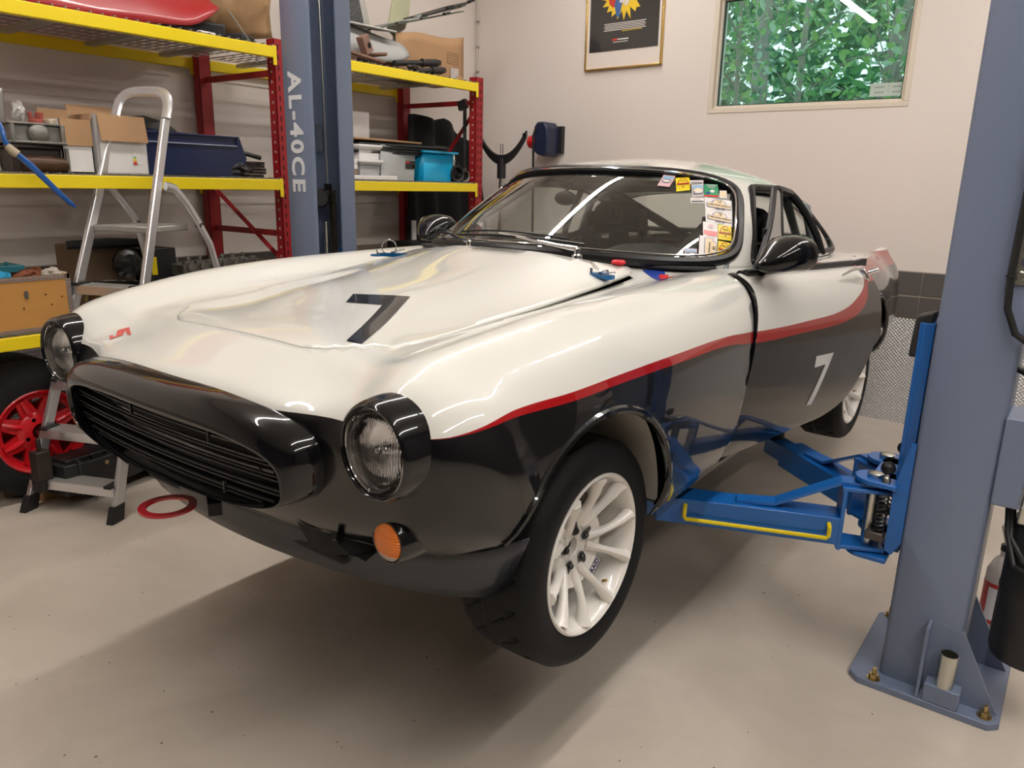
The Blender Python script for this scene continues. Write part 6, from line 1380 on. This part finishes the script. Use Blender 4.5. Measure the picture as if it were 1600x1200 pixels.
plainbox('wood_block','rough pale wooden block propping the gearbox','wood block',(-2.02,-.11,0),(.07,.095,.06),mat('rough_wood',(.36,.22,.09),.8,noise=.3,nscale=12,stretch=(1,8,1)),.3)
g=G(); g.tube([(-.10,0,.02),(-.02,.04,.035),(.04,.0,.03),(.0,-.04,.02),(-.06,-.03,.025),(-.02,.01,.03)],[.012,.016,.014,.014,.012,.01],8,sq=.6); o=g.build('leather_strap',mat('strap_brown',(.13,.08,.045),.8,bump=.2),smooth=True); o.location=(-2.13,-.20,0); tag(o,'crumpled brown leather strap on the floor by the tyre','strap')
# ================================================================= LADDER
ld=thing('step_ladder','open aluminium step ladder with hoop handle left of the car','ladder',(-1.93,-.225,0),math.atan2(.40082,.91616))
M_lad=mat('ladder_aluminium',(.72,.72,.74),.30,metal=.85,bump=.04,bscale=60); M_cap=mat('black_cap',(.015,.015,.016),.55); M_tread=mat('tread_aluminium',(.50,.49,.46),.45,metal=.7,bump=.3,bscale=120)
wid=.4366; ln_=.375; wt=.052
def LP(x,z,off=0): return Vector((x,ln_*z+.06*0+off,z))
def xl(z,s): e=z/1.7; return (e*.125 if s<0 else wid-e*wt)
for s in (-1,1):
    g=G(); a=Vector((xl(.06,s),ln_*.06,.06)); b=Vector((xl(1.66,s),ln_*1.66,1.66)); w,d=.011,.028
    g.hexa([a+Vector(q) for q in ((-w,-d,0),(w,-d,0),(w,d,0),(-w,d,0))]+[b+Vector(q) for q in ((-w,-d*.8,0),(w,-d*.8,0),(w,d*.8,0),(-w,d*.8,0))]); g.build('rail',M_lad,ld,bevel=.005)
    a2=Vector((xl(0,s),0,0)); g=G(); g.hexa([a2+Vector(q) for q in ((-.017,-.036,0),(.017,-.036,0),(.017,.034,0),(-.017,.034,0))]+[a+Vector(q) for q in ((-.015,-.032,.01),(.015,-.032,.01),(.015,.032,.01),(-.015,.032,.01))]); g.build('foot',M_cap,ld,bevel=.003)
g=G(); cx=(xl(1.66,-1)+xl(1.66,1))/2; hw=(xl(1.66,1)-xl(1.66,-1))/2; P=[]
for a in np.linspace(PI,0,17):
    sx=math.cos(a); P.append(Vector((cx+hw*sgn_(sx,.55),ln_*1.66+ .40*(.13*sgn_(math.sin(a),.55)),1.66+.12*sgn_(math.sin(a),.55))))
g.tube(P,.013,8,sq=1.9,up=(0,-1,.4)); g.build('hoop_handle',M_lad,ld,smooth=True)
for k,z in enumerate((.145,.345,.545,.745,.945)):
    xa,xb=xl(z,-1)+.011,xl(z,1)-.011; y=ln_*z
    g=G(); g.box(((xa+xb)/2,y+.005,z-.004),(xb-xa,.085,.008)); g.build('step',M_tread,ld)
    g=G(); g.box(((xa+xb)/2,y-.040,z-.022),(xb-xa+.022,.006,.040)); st_=g.build('step_front',M_lad,ld,bevel=.002)
    for e in (xa+.012,xb-.012): G().box((e,y-.012,z+.002),(.034,.075,.012)).build('step_cap',M_cap,st_)
g=G(); z=1.195; g.box(((xl(z,-1)+xl(z,1))/2,ln_*z+.13,z-.012),(xl(z,1)-xl(z,-1)-.02,.27,.028)); g.build('platform',M_tread,ld,bevel=.006)
for s in (-1,1):
    g=G(); x=xl(1.3,s)+(.02 if s>0 else -.02)
    P=[Vector((x,.54,1.37)),Vector((x,.60,1.36)),Vector((x,.67,1.30)),Vector((x,.74,1.22)),Vector((x+(.02*s),.80,1.10)),Vector((x+.06*s,1.12,.02))]
    g.tube(P,.012,8,sq=1.7,up=(1,0,0)); g.build('rear_leg',M_lad,ld,smooth=True)
    G().cyl((x-.012*s,.755,1.19),(x+.016*s,.755,1.19),.012,12).build('pivot_cap',M_cap,ld,smooth=True)
g=G(); g.box((wid/2,.98,.5),(wid+.06,.012,.03)); g.build('rear_stay',M_lad,ld)
for k in range(1): text('',.03,Matrix.Identity(4),'x',M_cap,ld) if False else None
